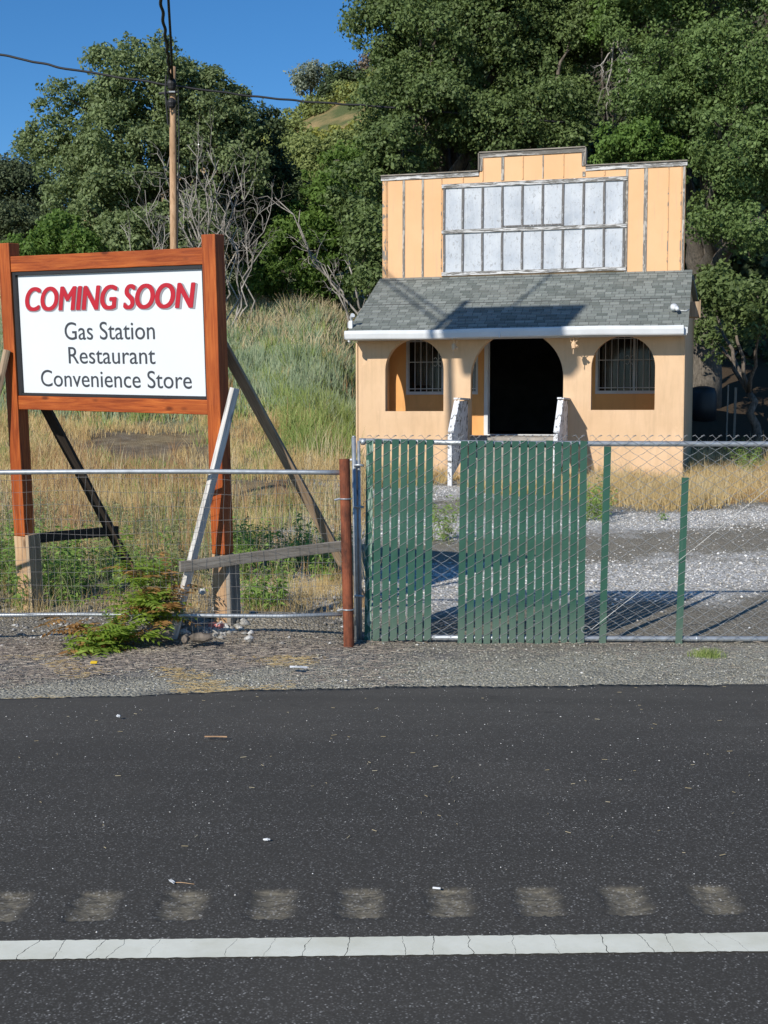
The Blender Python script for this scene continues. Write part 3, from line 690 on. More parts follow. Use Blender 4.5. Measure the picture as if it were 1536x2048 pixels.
# false front
F0, F1 = YI - .02, YI + .12
FX0, FX1, FZ0, FZ1, FZ2 = .0, 6.2, 4.50, 6.66, 7.03
MX0, MX1 = 2.10, 4.19
plate('false_front', [(FX0, FZ0), (FX1, FZ0), (FX1, FZ1), (MX1, FZ1), (MX1, FZ2), (MX0, FZ2), (MX0, FZ1), (FX0, FZ1)], [], F0, F1, M['clad'], B)
PX0, PX1, PZ0, PZM, PZ1 = 1.31, 5.03, 4.60, 5.46, 6.36
PITCHX = (PX1 - PX0) / 9
def batten(x, z0, z1, w, mat, y=F0, t=.016): 
    return beam('batten', (x, y - t / 2 - .0005, z0), (x, y - t / 2 - .0005, z1), w, t, mat, B, (1, 0, 0), bevel=.002)
for x, w_, mt, top in [(.10, .02, 'o', 1), (.46, .05, 'g', 1), (.87, .045, 'g', 1), (1.27, .018, 'o', 1), (5.43, .075, 'g', 1), (5.87, .02, 'o', 1), (6.12, .02, 'o', 1)]:
    batten(x, FZ0 + .02, FZ1 - .10, w_, M['batten_' + mt])
batten(.04, FZ0 + .01, FZ1 - .10, .08, M['batten_o']); batten(6.17, FZ0 + .01, FZ1 - .1, .045, M['batten_g'])
batten(PX1 + .03, FZ0 + .02, FZ1 - .1, .05, M['batten_g'])
for k in range(1, 9):
    x = PX0 + k * PITCHX; z1_ = (FZ2 if MX0 < x < MX1 else FZ1) - .10
    batten(x, PZ1 + .105, z1_, .06 if k in (3, 7) else .022, M['batten_g' if k in (3, 5, 7) else 'batten_o'])
# caps
for (xa_, xb_, z) in ((FX0 - .03, MX0 - .045, FZ1), (MX1 + .045, FX1 + .03, FZ1), (MX0 - .04, MX1 + .04, FZ2)):
    beam('trim_board', (xa_, F0 - .014, z - .045), (xb_, F0 - .014, z - .045), .085, .026, M['trim_w' if xa_ != MX0 - .04 else 'trim_g'], B, (0, 0, 1))
    beam('coping', (xa_, (F0 + F1) / 2 - .02, z + .014), (xb_, (F0 + F1) / 2 - .02, z + .014), .21, .024, M['gray_wood'], B, (0, 1, 0))
for x, s in ((MX0, -1), (MX1, 1)):
    beam('trim_board', (x + s * .0, F0 - .014, FZ1 + .012), (x + s * .0, F0 - .014, FZ2 - .092), .07, .026, M['trim_g'], B, (1, 0, 0))
    beam('coping', (x + s * .047, (F0 + F1) / 2 - .02, FZ1 + .03), (x + s * .047, (F0 + F1) / 2 - .02, FZ2 + .0), .21, .02, M['gray_wood'], B, (0, 1, 0))
beam('trim_board', (FX0, F0 - .012, FZ0 + .035), (PX0 - .05, F0 - .012, FZ0 + .035), .03, .02, M['gray_wood'], B, (0, 0, 1))
# the old name board: blue-white sheets between battens
nb = MB(); nb.box2((PX0, F0 - .012, PZ0), (PX1, F0 - .0005, PZ1)); NB = nb.build('name_board', M['blue'], B)
for k in range(0, 10):
    x = PX0 + k * PITCHX + (.02 if k == 0 else -.02 if k == 9 else 0)
    for a, b in ((PZ0 + .045, PZM - .045), (PZM + .045, PZ1 - .02)):
        beam('batten', (x, F0 - .025, a), (x, F0 - .025, b), .045, .022, M['batten_w'], NB, (1, 0, 0), bevel=.002, warp=.3)
for z, w_ in ((PZ0 - .0, .075), (PZM, .075), (PZ1 + .03, .085)):
    beam('rail', (PX0 - .03, F0 - .03, z), (PX1 + .04, F0 - .03, z), w_, .035, M['trim_w'], NB, (0, 0, 1), warp=.4)
m_ = MB(); m_.box2((PX0 + 3 * PITCHX + .03, F0 - .03, PZM + .055), (PX0 + 5.95 * PITCHX, F0 - .014, PZM + .085)); m_.build('ledge', M['batten_w'], NB)
for zz, hz in ((PZM + .1, .0),):
    pass
# porch stair railings, peeling white
def railing(X, s, name_label):
    rt = MB()
    Lr = 1.5; zt, ze = 1.98, 1.36
    n = 10
    rail = beam('stair_railing', (X, -.93, zt - .05), (X, -Lr, ze), .105, .04, M['peel'], B, (1, 0, 0), bevel=.004)
    pn = MB()
    pn.add([(X - .026, -.03, 1.0), (X - .026, -Lr + .06, .55), (X - .026, -Lr + .06, ze - .04), (X - .026, -.95, zt - .06), (X - .026, -.03, zt - .03),
            (X + .026, -.03, 1.0), (X + .026, -Lr + .06, .55), (X + .026, -Lr + .06, ze - .04), (X + .026, -.95, zt - .06), (X + .026, -.03, zt - .03)],
           [(0, 1, 2, 3, 4), (9, 8, 7, 6, 5), (0, 5, 6, 1), (1, 6, 7, 2), (2, 7, 8, 3), (3, 8, 9, 4), (4, 9, 5, 0)])
    inv = rail.matrix_basis.inverted()
    for b_, nm, mt in ((pn, 'panel', 'peel'),):
        b_.v = [tuple(inv @ Vector(v)) for v in b_.v]; b_.build(nm, M[mt], rail)
    q = MB(); q.box2((X - .06, -.97, zt - .02), (X + .062, -.005, zt + .012)); q.v = [tuple(inv @ Vector(v)) for v in q.v]; q.build('cap', M['peel'], rail)
    q = MB(); q.box2((X - .05, -Lr - .03, .2), (X + .026, -Lr + .055, ze - .03)); q.v = [tuple(inv @ Vector(v)) for v in q.v]; q.build('newel_post', M['peel'], rail, bevel=.004)
railing(2.20, 1, ''); railing(4.13, 1, '')

# ------------------------------------------------------------------ the COMING SOON sign (frame: X along the board, Y into depth, Z up)
ts, tl, tr_ = R(28), R(4), R(1.35)
exs = Vector((.88294759, -.46947156, 0)); eys = Vector((.46832795, .88079678, .06975647)); ezs = Vector((-.03274868, -.06159131, .99756405))
ex2 = exs * math.cos(tr_) - ezs * math.sin(tr_); ez2 = ezs * math.cos(tr_) + exs * math.sin(tr_)
Rm = Matrix((ex2, eys, ez2)).transposed().to_4x4()
SG = root('coming_soon_sign', None, 0, 'white COMING SOON board in a stained red cedar frame propped by boards', 'sign', mat4=Matrix.Translation((-1.41898826, 10.0, 1.80980537)) @ Rm)
SGI = (Matrix.Translation((-1.41898826, 10.0, 1.80980537)) @ Rm).inverted()
def sgl(px, py, d): return SGI @ at(px, py, d)
PW = .128
for x in (.084, -2.062):
    beam('post', (x, .045, -1.262), (x, .045, 1.268 if x > 0 else 1.285), PW, PW, M['cedar'], SG, bevel=.006)
    beam('raw_post_base', (x, .045, -2.12), (x, .045, -1.266), PW * 1.02, PW, M['pale_wood'], SG, bevel=.004)
beam('raw_post_base', (.084 + .085, .055, -2.1), (.084 + .085, .055, -1.29), .038, .145, M['gray_wood'], SG)
beam('raw_post_base', (-2.062 + .085, .055, -2.1), (-2.062 + .085, .055, -1.25), .038, .145, M['brown_wood'], SG)
beam('rail', (-1.996, .035, 1.105), (.018, .035, 1.105), .13, .09, M['cedar'], SG, (0, 0, 1), bevel=.005)
beam('rail', (-1.996, .035, -.078), (.018, .035, -.078), .118, .09, M['cedar'], SG, (0, 0, 1), bevel=.005)
m_ = MB()
for a, b in (((-1.994, -.0, -.016), (-1.962, .075, 1.037)), ((.0, -.0, -.016), (.017, .075, 1.037)), ((-1.96, -.0, 1.012), (-.002, .075, 1.037)), ((-1.96, -.0, -.016), (-.002, .075, .006))): m_.box2(a, b)
m_.build('liner', M['black'], SG)
m_ = MB(); m_.box2((-1.961, .03, .007), (-.003, .045, 1.011)); PN = m_.build('board', M['sign_white'], SG)
m_ = MB(); m_.box2((-1.99, .05, -.01), (.01, .066, 1.03)); m_.build('backing', M['dark_wood'], SG)
def text(name, body, cxz, width, cap, mat, y, parent, shear=0, off=0, bold=0):
    cu = bpy.data.curves.new(name, 'FONT'); cu.body = body; cu.shear = shear; cu.offset = off; cu.extrude = .004; cu.resolution_u = 6
    t = bpy.data.objects.new('t', cu); COL.objects.link(t); bpy.context.view_layer.update()
    me = bpy.data.meshes.new_from_object(t.evaluated_get(bpy.context.evaluated_depsgraph_get())); bpy.data.objects.remove(t); bpy.data.curves.remove(cu)
    co = np.array([v.co for v in me.vertices]); mn, mx = co.min(0), co.max(0)
    # cap height of the font is 0.73 or so of the em
    sx = width / (mx[0] - mn[0]); sz = cap / .70
    for v in me.vertices: v.co = ((v.co.x - (mn[0] + mx[0]) / 2) * sx + cxz[0], y - v.co.z * .2, v.co.y * sz + cxz[1])
    if bold:
        bmx = bmesh.new(); 
        for q in range(5):
            tmp = me.copy(); tmp.transform(Matrix.Translation(((q - 2) * bold / 2, -.00025 * q, (q % 2 - .5) * bold * .5))); bmx.from_mesh(tmp); bpy.data.meshes.remove(tmp)
        bmx.to_mesh(me); bmx.free()
    me.name = name; me.materials.clear(); me.polygons.foreach_set('use_smooth', [False] * len(me.polygons))
    o = link(name, me, mat, parent)
    return o
text('lettering', 'COMING SOON', (-.985 + .008, .708 - .006), 1.80, .200, M['grey_edge'], .0282, PN, .2, .0, .014)
text('lettering', 'COMING SOON', (-.985, .711), 1.785, .197, M['red'], .0250, PN, .2, .0, .0105)
text('lettering', 'Gas Station', (-.985, .462), .955, .148, M['letter'], .0275, PN)
text('lettering', 'Restaurant', (-.972, .262), .92, .142, M['letter'], .0275, PN)
text('lettering', 'Convenience Store', (-.955, .066), 1.60, .142, M['letter'], .0275, PN)
def brace(p0, p1, w, t, mt, side=(1, 0, 0)):
    return beam('brace', sgl(*p0), sgl(*p1), w, t, M[mt], SG, side, bevel=.003, warp=.6)
SG_side = SGI.to_3x3() @ Vector((.5, .86, 0))
brace((436, 675, 10.16), (738, 1222, 11.35), .088, .04, 'brown_wood', (1, .3, 0))
brace((468, 776, 9.83), (347, 1278, 9.84), .078, .04, 'white_board', SG_side)
brace((360, 1133, 9.745), (700, 1091, 10.55), .085, .036, 'gray_wood', (0, 0, 1))
brace((70, 780, 11.05), (280, 1170, 12.2), .092, .04, 'dark_wood', (1, .3, 0))
brace((62, 1079, 11.15), (236, 1060, 11.95), .088, .038, 'dark_wood', (0, 0, 1))
brace((14, 700, 10.9), (-110, 1235, 10.8), .08, .04, 'brown_wood', (1, -.5, 0))
m_ = MB()

# ------------------------------------------------------------------ wire fence at the left
FD = 9.73
def fx(px, d=FD): return (px - 768) / 2500 * d
FZ = -.125
WF = root('wire_fence', (-2.2, FD, FZ), 0, 'low welded wire fence on two galvanised pipes in front of the sign', 'fence')
m_ = MB(); pts = [(x, FD, at(768, 946 + 3 * math.sin(x * .9), FD).z) for x in np.linspace(-4.5, fx(684), 20)]
m_.tube(pts, .0195, 10); m_.build('top_pipe', M['galv'], WF, True, True)
m_ = MB(); zb = at(768, 1231, FD).z
m_.tube([(x, FD + .01, zb + .006 * math.sin(x * 2)) for x in np.linspace(-4.5, fx(560), 16)] + [(fx(690), FD + .01, zb + .01)], .0165, 10); m_.build('bottom_pipe', M['galv'], WF, True, True)
def wv(x, z, s): return .012 * math.sin(x * 2.3 + s) + .007 * math.sin(x * 7.1 + z * 5 + s)
m_ = MB(); zt = at(768, 958, FD).z; zlo = at(768, 1280, FD).z
hz_ = np.linspace(zt, zlo, 13)
xsw = np.arange(-4.5, fx(684), .0508)
for k, z in enumerate(hz_):
    m_.tube([(x, FD - .022 + .012 * math.sin(x * 3 + k), z + wv(x, z, k) - .014 * math.sin((x + .4) * 1.25) * (k / 12)) for x in np.linspace(-4.5, fx(700), 60)], .0013, 4, False)
for k, x in enumerate(xsw):
    m_.tube([(x + .008 * math.sin(z * 6 + k * .7) + .004 * math.sin(z * 17 + k), FD - .025 + .012 * math.sin(x * 3 + z), z) for z in np.linspace(zt + .03, zlo - .03, 16)], .0011, 4, False)
m_.build('wire_mesh', M['wire_w'], WF, False, True)
# rusty end post with tie bands
def pt(px, py, d): return at(px, py, d)
PB = at(698, 1293, FD - .01); PT = at(689, 918, FD - .01)
pr = MB(); pts = [PT.lerp(PB, t) for t in np.linspace(0, 1, 9)]; pr.tube(pts, .0425, 18)
PO = pr.build('end_post', M['rust'], WF, False, True)
for q in (.21, .80):
    b = MB()
    c = PT.lerp(PB, q); b.tube([c + Vector((math.cos(a) * .046, math.sin(a) * .046, 0)) for a in np.linspace(0, 2 * math.pi, 20)], .0055, 6); b.tube([c + Vector((-.045, -.01, 0)), c + Vector((-.085, -.015, -.01))], .010, 6)
    b.build('tie_band', M['galv'], WF, False, True)

# ------------------------------------------------------------------ sliding chain link gate
GD = 9.90
def gx(px): return (px - 768) / 2500 * GD
RY = .033
gzt, gzb = at(768, 887, GD).z, at(768, 1278, GD).z
G = root('chain_link_gate', (gx(1100), GD, gzb - .03), 0, 'chain link gate on galvanised pipe, partly filled with green privacy slats', 'gate')
m_ = MB(); m_.tube([(gx(718), GD + RY, gzt + .02), (gx(1000), GD + RY, gzt), (gx(1300), GD + RY, gzt - .003), (gx(1560), GD + RY, gzt - .006), (5.2, GD + RY, gzt - .01)], .0215, 12); m_.tube([(gx(722), GD + RY, gzt + .015), (gx(731), GD + RY, gzt + .014)], .027, 12); m_.build('top_rail', M['galv'], G, True, True)
m_ = MB(); m_.tube([(gx(716), GD + RY, gzb + .01), (gx(1100), GD + RY, gzb), (gx(1400), GD + RY, gzb - .004), (5.2, GD + RY, gzb - .01)], .022, 12); m_.tube([(gx(1400), GD + RY, gzb - .004), (gx(1404), GD + RY, gzb - .004)], .0245, 12); m_.build('bottom_rail', M['galv'], G, True, True)
m_ = MB(); m_.tube([(gx(707.5), GD, gzt + .05), (gx(713), GD, gzb - .02)], .0175, 12); m_.tube([(gx(707.5), GD, gzt + .049), (gx(707.4), GD, gzt + .062)], [.019, .008], 12); m_.build('end_stile', M['galv'], G, True, True)
m_ = MB(); m_.tube([(gx(717.5), GD + .01, gzt + .02), (gx(721), GD + .01, gzb - .0)], .0125, 10)
for z in (gzt - .17, gzt - .5, gzb + .35): m_.tube([(gx(708), GD - .02, z), (gx(722), GD - .02, z), (gx(727), GD - .015, z - .005)], .011, 6)
m_.build('tension_bar', M['galv'], G, True, True)
p = .0677; h2 = .045 ; x_start = gx(729.5); ncol = 60
mesh = MB(); sl_y = .0075
for c in range(ncol):
    xl = x_start + c * p; par = c % 2
    ztop = gzt + .055 - (0 if True else 0); nseg = int((ztop - gzb + .05) / h2) - 1
    pts = []; jig = .003 * math.sin(c * 1.9)
    # a flattened helix: up-right strands pass in front of the slats, the others behind
    pts.append((xl + (.5 if par else .5) * p + .010, GD, ztop + .008)); 
    for k in range(nseg):
        z = ztop - (k + .5) * h2
        right = (k + par) % 2 == 0
        xx = xl + (p + .004 if right else -.004)
        lean = -(ztop - z) * .0
        zj = z + .002 * math.sin(k * 2.3 + c)
        dy = -1 if right else 1
        pts.append((xx + lean, GD - .001 * dy - sl_y * .2, zj + .003)); 
        nx_ = xl + (p * .5)
        front = not right   # strand leaving a left knuckle downwards... back strand
        pts.append((nx_, GD + (sl_y if right is False else -sl_y), zj - h2 * .5))
    pts.append((pts[-1][0] - .012, GD, pts[-1][2] - .012))
    mesh.tube(pts, .00205, 4, False)
    mesh.tube([(xl + p * .5 - .016, GD - .004, ztop + .002), (xl + p * .5 + .008, GD - .006, ztop + .012), (xl + p * .5 + .016, GD, ztop + .004)], .0022, 4, False)
mesh.build('chain_link', M['wire'], G, False, True)
# the helix above: the strand that goes from a right knuckle down to a left knuckle must pass in front -> slats sit between
def slat(px_top, px_bot, ytop, ybot, w=.0545, worn=False, k=0):
    a, b_ = at(px_top, ytop, GD), at(px_bot, ybot, GD)
    rr = random.Random(k * 13 + 5); o = beam('privacy_slat', a, b_, w + rr.uniform(-.0015, .001), .0042, M['slat_worn' if worn else 'slat'], None, (1, rr.uniform(-.05, .05), 0), bevel=0, warp=.12)
    inv = wm(G).inverted(); o.parent = G; o.matrix_basis = inv @ o.matrix_basis
    WORLDM[o.name] = wm(G) @ o.matrix_basis
    return o
k = 0
def colx(c): return x_start + (c + .5) * p
def col_px(c): return 768 + colx(c) / GD * 2500
for c in range(0, 8):
    x = col_px(c) + .6; slat(x + 1.2, x - 3.4, 879 + random.Random(c).uniform(-1, 2), (1288 if c == 2 else 1281) + random.Random(c + 9).uniform(-1.5, 2), worn=(c == 0), k=c)
for c in range(11, 26):
    x = col_px(c) + .6; slat(x + 1.5, x - 4.5, 882 + random.Random(c).uniform(-1.5, 2), 1288 + random.Random(c + 9).uniform(-3, 3), k=c)
slat(1215.5, 1204.5, 893, 1297, k=101); slat(1370.5, 1356.5, 955, 1308, k=102)
m_ = MB(); A_, B_ = at(1182, 1259, GD - .03), at(1600, 925, GD - .03); m_.tube([A_, A_.lerp(B_, .5) + Vector((0, 0, -.012)), B_], .0022, 5)
m_.tube([A_ + Vector((-.02 + .035 * math.cos(t) - .02, 0, .028 * math.sin(t))) for t in np.linspace(0, 5, 14)], .004, 5); m_.build('truss_cable', M['wire'], G, False, True)
# pole behind the rusty post, black colour stands for its shade; pale curved catch
GP = root('shaded_latch_post', (gx(712), GD + .12, -.12), 0, 'gate latch post behind the rusty post, shade painted black, with a pale curved catch', 'post')
m_ = MB(); c0, c1 = at(712, 926, GD + .10), at(716, 1292, GD + .10)
m_.box2((c0.x - .018, c0.y - .012, c1.z - .05), (c0.x + .03, c0.y + .03, c0.z)); m_.build('post', M['black'], GP, False, True)
m_ = MB(); m_.tube([at(703, 925, GD + .02) + Vector((.052 * math.sin(t), 0, .052 * math.cos(t) - .03)) for t in np.linspace(-.5, 2.0, 12)], [.006 + .006 * math.sin(math.pi * i / 11) for i in range(12)], 8); m_.build('catch', M['white_paint'], GP, True, True)

# ------------------------------------------------------------------ utility pole and cables
PD = 35.0
pb = at(346, 560, PD); pb.z = tz(pb.x, PD)
UPO = root('utility_pole', (pb.x, PD, pb.z - .2), 0, 'tall wooden utility pole with black cable splices, behind the sign', 'utility pole')
ptp = at(345, 134, PD)
m_ = MB(); base_ = Vector((pb.x + .02, PD, pb.z - .3)); m_.tube([base_.lerp(ptp, t) for t in np.linspace(0, 1, 24)], [.115 - .02 * t for t in np.linspace(0, 1, 24)], 16)
m_.build('pole', M['pole_wood'], UPO, True, True)
m_ = MB()
for (y0_, y1_, r0) in ((156, 180, .13), (196, 216, .115)):
    a, b_ = at(343, y0_, PD - .14), at(343.5, y1_, PD - .14); n = 9
    m_.tube([a.lerp(b_, t) for t in np.linspace(0, 1, n)], [r0 * (.45 + .55 * math.sin(math.pi * t) ** .5) + .01 * math.sin(t * 40) for t in np.linspace(0, 1, n)], 12)
m_.tube([at(318, 187, PD - .1), at(340, 185, PD - .16), at(354, 184, PD - .1)], .035, 8)
m_.tube([at(330, 178, PD - .15), at(333, 215, PD - .15), at(336, 250, PD - .12)], .022, 6)
m_.tube([at(356, 176, PD - .1), at(358, 260, PD - .08), at(355, 500, PD - .08)], .018, 6)
m_.tube([at(332, 150, PD - .15), at(330, 190, PD - .2), at(340, 225, PD - .16), at(352, 205, PD - .15)], .02, 6)
m_.build('splice_case', M['black_rubber'], UPO, False, True)
m_ = MB(); m_.tube([at(338, 184, PD - .2), at(350, 184, PD - .2)], .03, 8); m_.build('bracket', M['galv'], UPO, False, True)
def cable(name, pts, r, label, wob=0, twist=False):
    m_ = MB(); P_ = [Vector(q) for q in pts]; out = []
    for i in range(len(P_) - 1):
        for t in np.linspace(0, 1, 24, endpoint=(i == len(P_) - 2)): out.append(P_[i].lerp(P_[i + 1], t))
    if wob: out = [q + Vector((wob * math.sin(i * .8), 0, wob * .5 * math.sin(i * .5))) for i, q in enumerate(out)]
    m_.tube(out, r, 6); o = m_.build(name, M['black_rubber'], None, True)
    return props(o, label, 'cable')
def sagged(a, b_, sag, n=10):
    return [a.lerp(b_, t) + Vector((0, 0, -sag * 4 * t * (1 - t))) for t in np.linspace(0, 1, n)]
a = at(340, 158, PD - .2); e = at(321, -4, 30); far_ = e + (e - a) * 1.2
cable('overhead_cable', [a, at(334, 95, 32.6), e] + [far_], .040, 'thick wavy black cable bundle running overhead from the pole, left of the thinner one', .018)
a = at(345, 158, PD - .2); e = at(336.5, -4, 30); far_ = e + (e - a) * 1.2
cable('overhead_cable', [a, at(341.5, 80, 32.3), e] + [far_], .032, 'straight black cable running overhead from the pole, right of the wavy bundle')
cable('service_wire', [at(-260, 60, PD - .3), at(0, 109, PD - .2), at(130, 137, PD - .2), at(340, 171, PD - .16)], .033, 'dark twisted wire sagging in from the left edge to the pole top', .02)
cable('service_wire', [at(342, 171, PD - .16), at(500, 192, PD), at(620, 204, PD), at(760, 213, PD), at(940, 229, PD), at(1200, 250, PD)], .030, 'thin dark wire running right from the pole top into the oaks', .015)

# unseen board on a post, added and shaped to cast the porch roof shadow
def wB(x, y, z): return wm(B) @ Vector((x, y, z))
SL = 15.5
def back(v, L=SL): return Vector(v) - SDIR * L
c00, c10, c11, c01 = [back(wB(*q)) for q in ((2.13, 0, 2.42), (4.38, 0, 2.38), (4.32, 0, 3.98), (1.85, 0, 3.98))]
RS = root('shadow_board', (c00.x, c00.y, tz(c00.x, c00.y)), 0, 'unseen grey board on a wooden post, added to cast the porch roof shadow', 'sign')
nrm_ = (wB(0, 1, 0) - wB(0, 0, 0))
m_ = MB(); th_ = nrm_ * .08; mid = c10.lerp(c11, .12) ; q1 = c10.lerp(c00, .07)
ring = [c00, q1, mid, c11, c01]
m_.add(ring + [v + th_ for v in ring], [(0, 1, 2, 3, 4), (9, 8, 7, 6, 5)] + [(i, i + 5, (i + 1) % 5 + 5, (i + 1) % 5) for i in range(5)]); m_.build('board', M['gray_wood'], RS, False, True)
m_ = MB(); m_.tube([(c00.x + .03, c00.y + .1, tz(c00.x, c00.y) - .3), (c01.x + .03, c01.y + .1, c01.z + .3)], .07, 12); m_.build('post', M['pole_wood'], RS, False, True)
def roofpt(X, t): return wB(X, y0 + (y1 - y0) * t, z0 + (z1 - z0) * t)
for (A1, B1, B2) in ((((1.78, .08), (.02, .98), 1.6), ((1.99, .14), (.22, .99), 1.3), ((2.9, .26), (3.55, .97), .05))):
    a, b_ = back(roofpt(*A1)), back(roofpt(*B1)); d_ = (b_ - a)
    m_ = MB(); m_.tube([a - d_ * .15, b_ + d_ * B2], .03, 6); o = m_.build('shadow_wire', M['black_rubber'], RS, False, True)  # unseen wires laid out to cast the diagonal lines on the roof

# ------------------------------------------------------------------ foliage
def leaf_quads(pos, nrm, size, rng, aspect=.6, fold=.18):
    """kite-shaped leaves: one quad each"""
    n = len(pos); up = rng.normal(size=(n, 3)); t = np.cross(nrm, up); t /= np.linalg.norm(t, axis=1, keepdims=True) + 1e-9
    b_ = np.cross(nrm, t); s = (size * rng.uniform(.6, 1.35, n))[:, None]
    co = np.stack([pos - t * s * .5, pos + b_ * s * aspect * .5 + nrm * s * fold * .5, pos + t * s * .55, pos - b_ * s * aspect * .5 + nrm * s * fold * .5], 1).reshape(-1, 3)
    return co, np.arange(n * 4).reshape(-1, 4)
def unit(v): return v / (np.linalg.norm(v, axis=1, keepdims=True) + 1e-9)
def clump_centres(blobs, n, rng, shell=.55, back=.35):
    vol = np.array([b[3] * b[5] * (b[4] + .5) for b in blobs]); k = rng.choice(len(blobs), n, p=vol / vol.sum())
    bb = np.array(blobs)[k]; d = unit(rng.normal(size=(n, 3)))
    d[:, 1] = np.where((d[:, 1] > back) & (rng.random(n) < .6), -d[:, 1], d[:, 1])
    r = rng.uniform(shell, 1.0, n) ** .8
    return bb[:, :3] + d * bb[:, 3:6] * r[:, None], d
def foliage(blobs, n, cr, per, leaf, seed, shell=.5, droop=0.0, aspect=.62, flat=.75):
    rng = np.random.default_rng(seed); cc, cd = clump_centres(blobs, n, rng, shell)
    R_ = cr * rng.uniform(.55, 1.35, n)
    R_ = R_ * np.where(rng.random(n) < .25, .55, 1.0)
    m = (per * (R_ / cr) ** 1.6).astype(int) + 4; idx = np.repeat(np.arange(n), m); N_ = len(idx)
    d = unit(rng.normal(size=(N_, 3)) + cd[idx] * .55 + np.array([0, -.15, .35])); r = rng.uniform(.15, 1, N_) ** .5
    rag = 1 + .28 * np.sin(d[:, 0] * 7 + idx) * np.sin(d[:, 2] * 6 + idx * 1.7)
    pos = cc[idx] + d * (R_[idx] * r * rag)[:, None] * np.array([1, 1, flat]); pos[:, 2] -= droop * r * rng.random(N_)
    nr = unit(d * .8 + rng.normal(size=(N_, 3)) * .75 + np.array([-.1, -.25, .35]))
    return leaf_quads(pos, nr, np.full(N_, leaf), rng, aspect), cc[R_ > cr * .8]
def pblob(px, py, d, rx, rz, ry):
    c = at(px, py, d); k = d / 2500
    return (c.x, c.y, c.z, rx * k, ry, rz * k)
def crooked(a, b_, rng, n=7, amp=.12):
    a, b_ = np.array(a), np.array(b_); L = np.linalg.norm(b_ - a); out = []
    for i in range(n):
        t = i / (n - 1); q = a + (b_ - a) * t
        if 0 < i < n - 1: q = q + rng.normal(size=3) * amp * L * .35
        q[2] += math.sin(t * math.pi) * L * .06; out.append(tuple(q))
    return out
def tree(name, label, cat, blobs, n, cr, per, leaf, mat, seed, base, tr=.25, shell=.5, limbs=26, bark='bark', droop=0, group=None, aspect=.62, twigs=0, flat=.75):
    rt_ = root(name, (base[0], base[1], tz(base[0], base[1])), 0, label, cat, group)
    (co, fs), cc = foliage(blobs, n, cr, per, leaf, seed, shell, droop, aspect, flat)
    off = np.array(wm(rt_).to_translation())
    o = link('crown', mesh_np('crown', co - off, fs), mat, rt_)
    rng = np.random.default_rng(seed + 1); m_ = MB(); z0_ = tz(base[0], base[1]) - .2
    cen = np.array([np.mean([b[i] for b in blobs]) for i in range(3)]); lowz = min(b[2] - b[5] for b in blobs)
    fork = np.array([base[0] + (cen[0] - base[0]) * .25, base[1] + (cen[1] - base[1]) * .25, max(z0_ + 1.2, z0_ + (cen[2] - z0_) * .42)])
    stem = crooked((base[0], base[1], z0_), fork, rng, 6, .08); m_.tube(stem, [tr * (1.25 - .45 * i / 5) for i in range(6)], 10)
    mains = []
    for b in blobs:
        tgt = np.array(b[:3]) + rng.normal(size=3) * .2; pts = crooked(fork, tgt, rng, 7, .06); mains.append(pts)
        m_.tube(pts, [tr * (.62 - .48 * i / 6) for i in range(7)], 7)
    allp = np.array([q for pp in mains for q in pp[2:]])
    for i in rng.choice(len(cc), min(limbs, len(cc)), replace=False):
        q = allp[np.argmin(np.linalg.norm(allp - cc[i], axis=1))]; pts = crooked(q, cc[i], rng, 5, .1); m_.tube(pts, [tr * .2, tr * .16, tr * .12, tr * .08, tr * .04], 5)
        for _ in range(twigs):
            e = cc[i] + np.clip(rng.normal(size=3), -1, 1) * cr * .5; m_.tube(crooked(pts[3], e, rng, 4, .25), [tr * .07, tr * .05, tr * .035, tr * .015], 4, False)
    m_.build('trunk', M[bark], rt_, True, True)
    return rt_
LM = {
 'maple': leaf_mat('light oak leaves', (.06, .11, .025), (.16, .26, .06), .6, .3),
 'oak': leaf_mat('oak leaves', (.062, .088, .034), (.220, .280, .120), .55, .24),
 'oak2': leaf_mat('live oak leaves', (.042, .068, .022), (.165, .225, .078), .55, .24),
 'oakr': leaf_mat('right edge oak leaves', (.046, .078, .022), (.180, .260, .085), .55, .24),  # slightly brighter green than the live oak leaves
 'dark': leaf_mat('dark tree leaves', (0.023, 0.036, 0.014), (0.082, 0.117, 0.047), .5, .12),
 'bright': leaf_mat('bright walnut leaves', (.066, .118, .026), (.170, .270, .062), .6, .38),
 'olive': leaf_mat('olive scrub leaves', (.10, .135, .040), (.26, .30, .10), .6, .2),
 'yellow': leaf_mat('yellow green scrub', (.17, .19, .04), (.36, .36, .09), .6, .3),
 'grey': leaf_mat('grey pine needles', (0.108, 0.130, 0.098), (0.308, 0.351, 0.266), .6, .2),
 'brown': leaf_mat('bare brown twigs', (.11, .085, .06), (.22, .18, .13), .8, .1),
 'dk': leaf_mat('distant dark leaves', (0.030, 0.043, 0.020), (0.105, 0.132, 0.064), .6, .1),
}
Pb = pblob
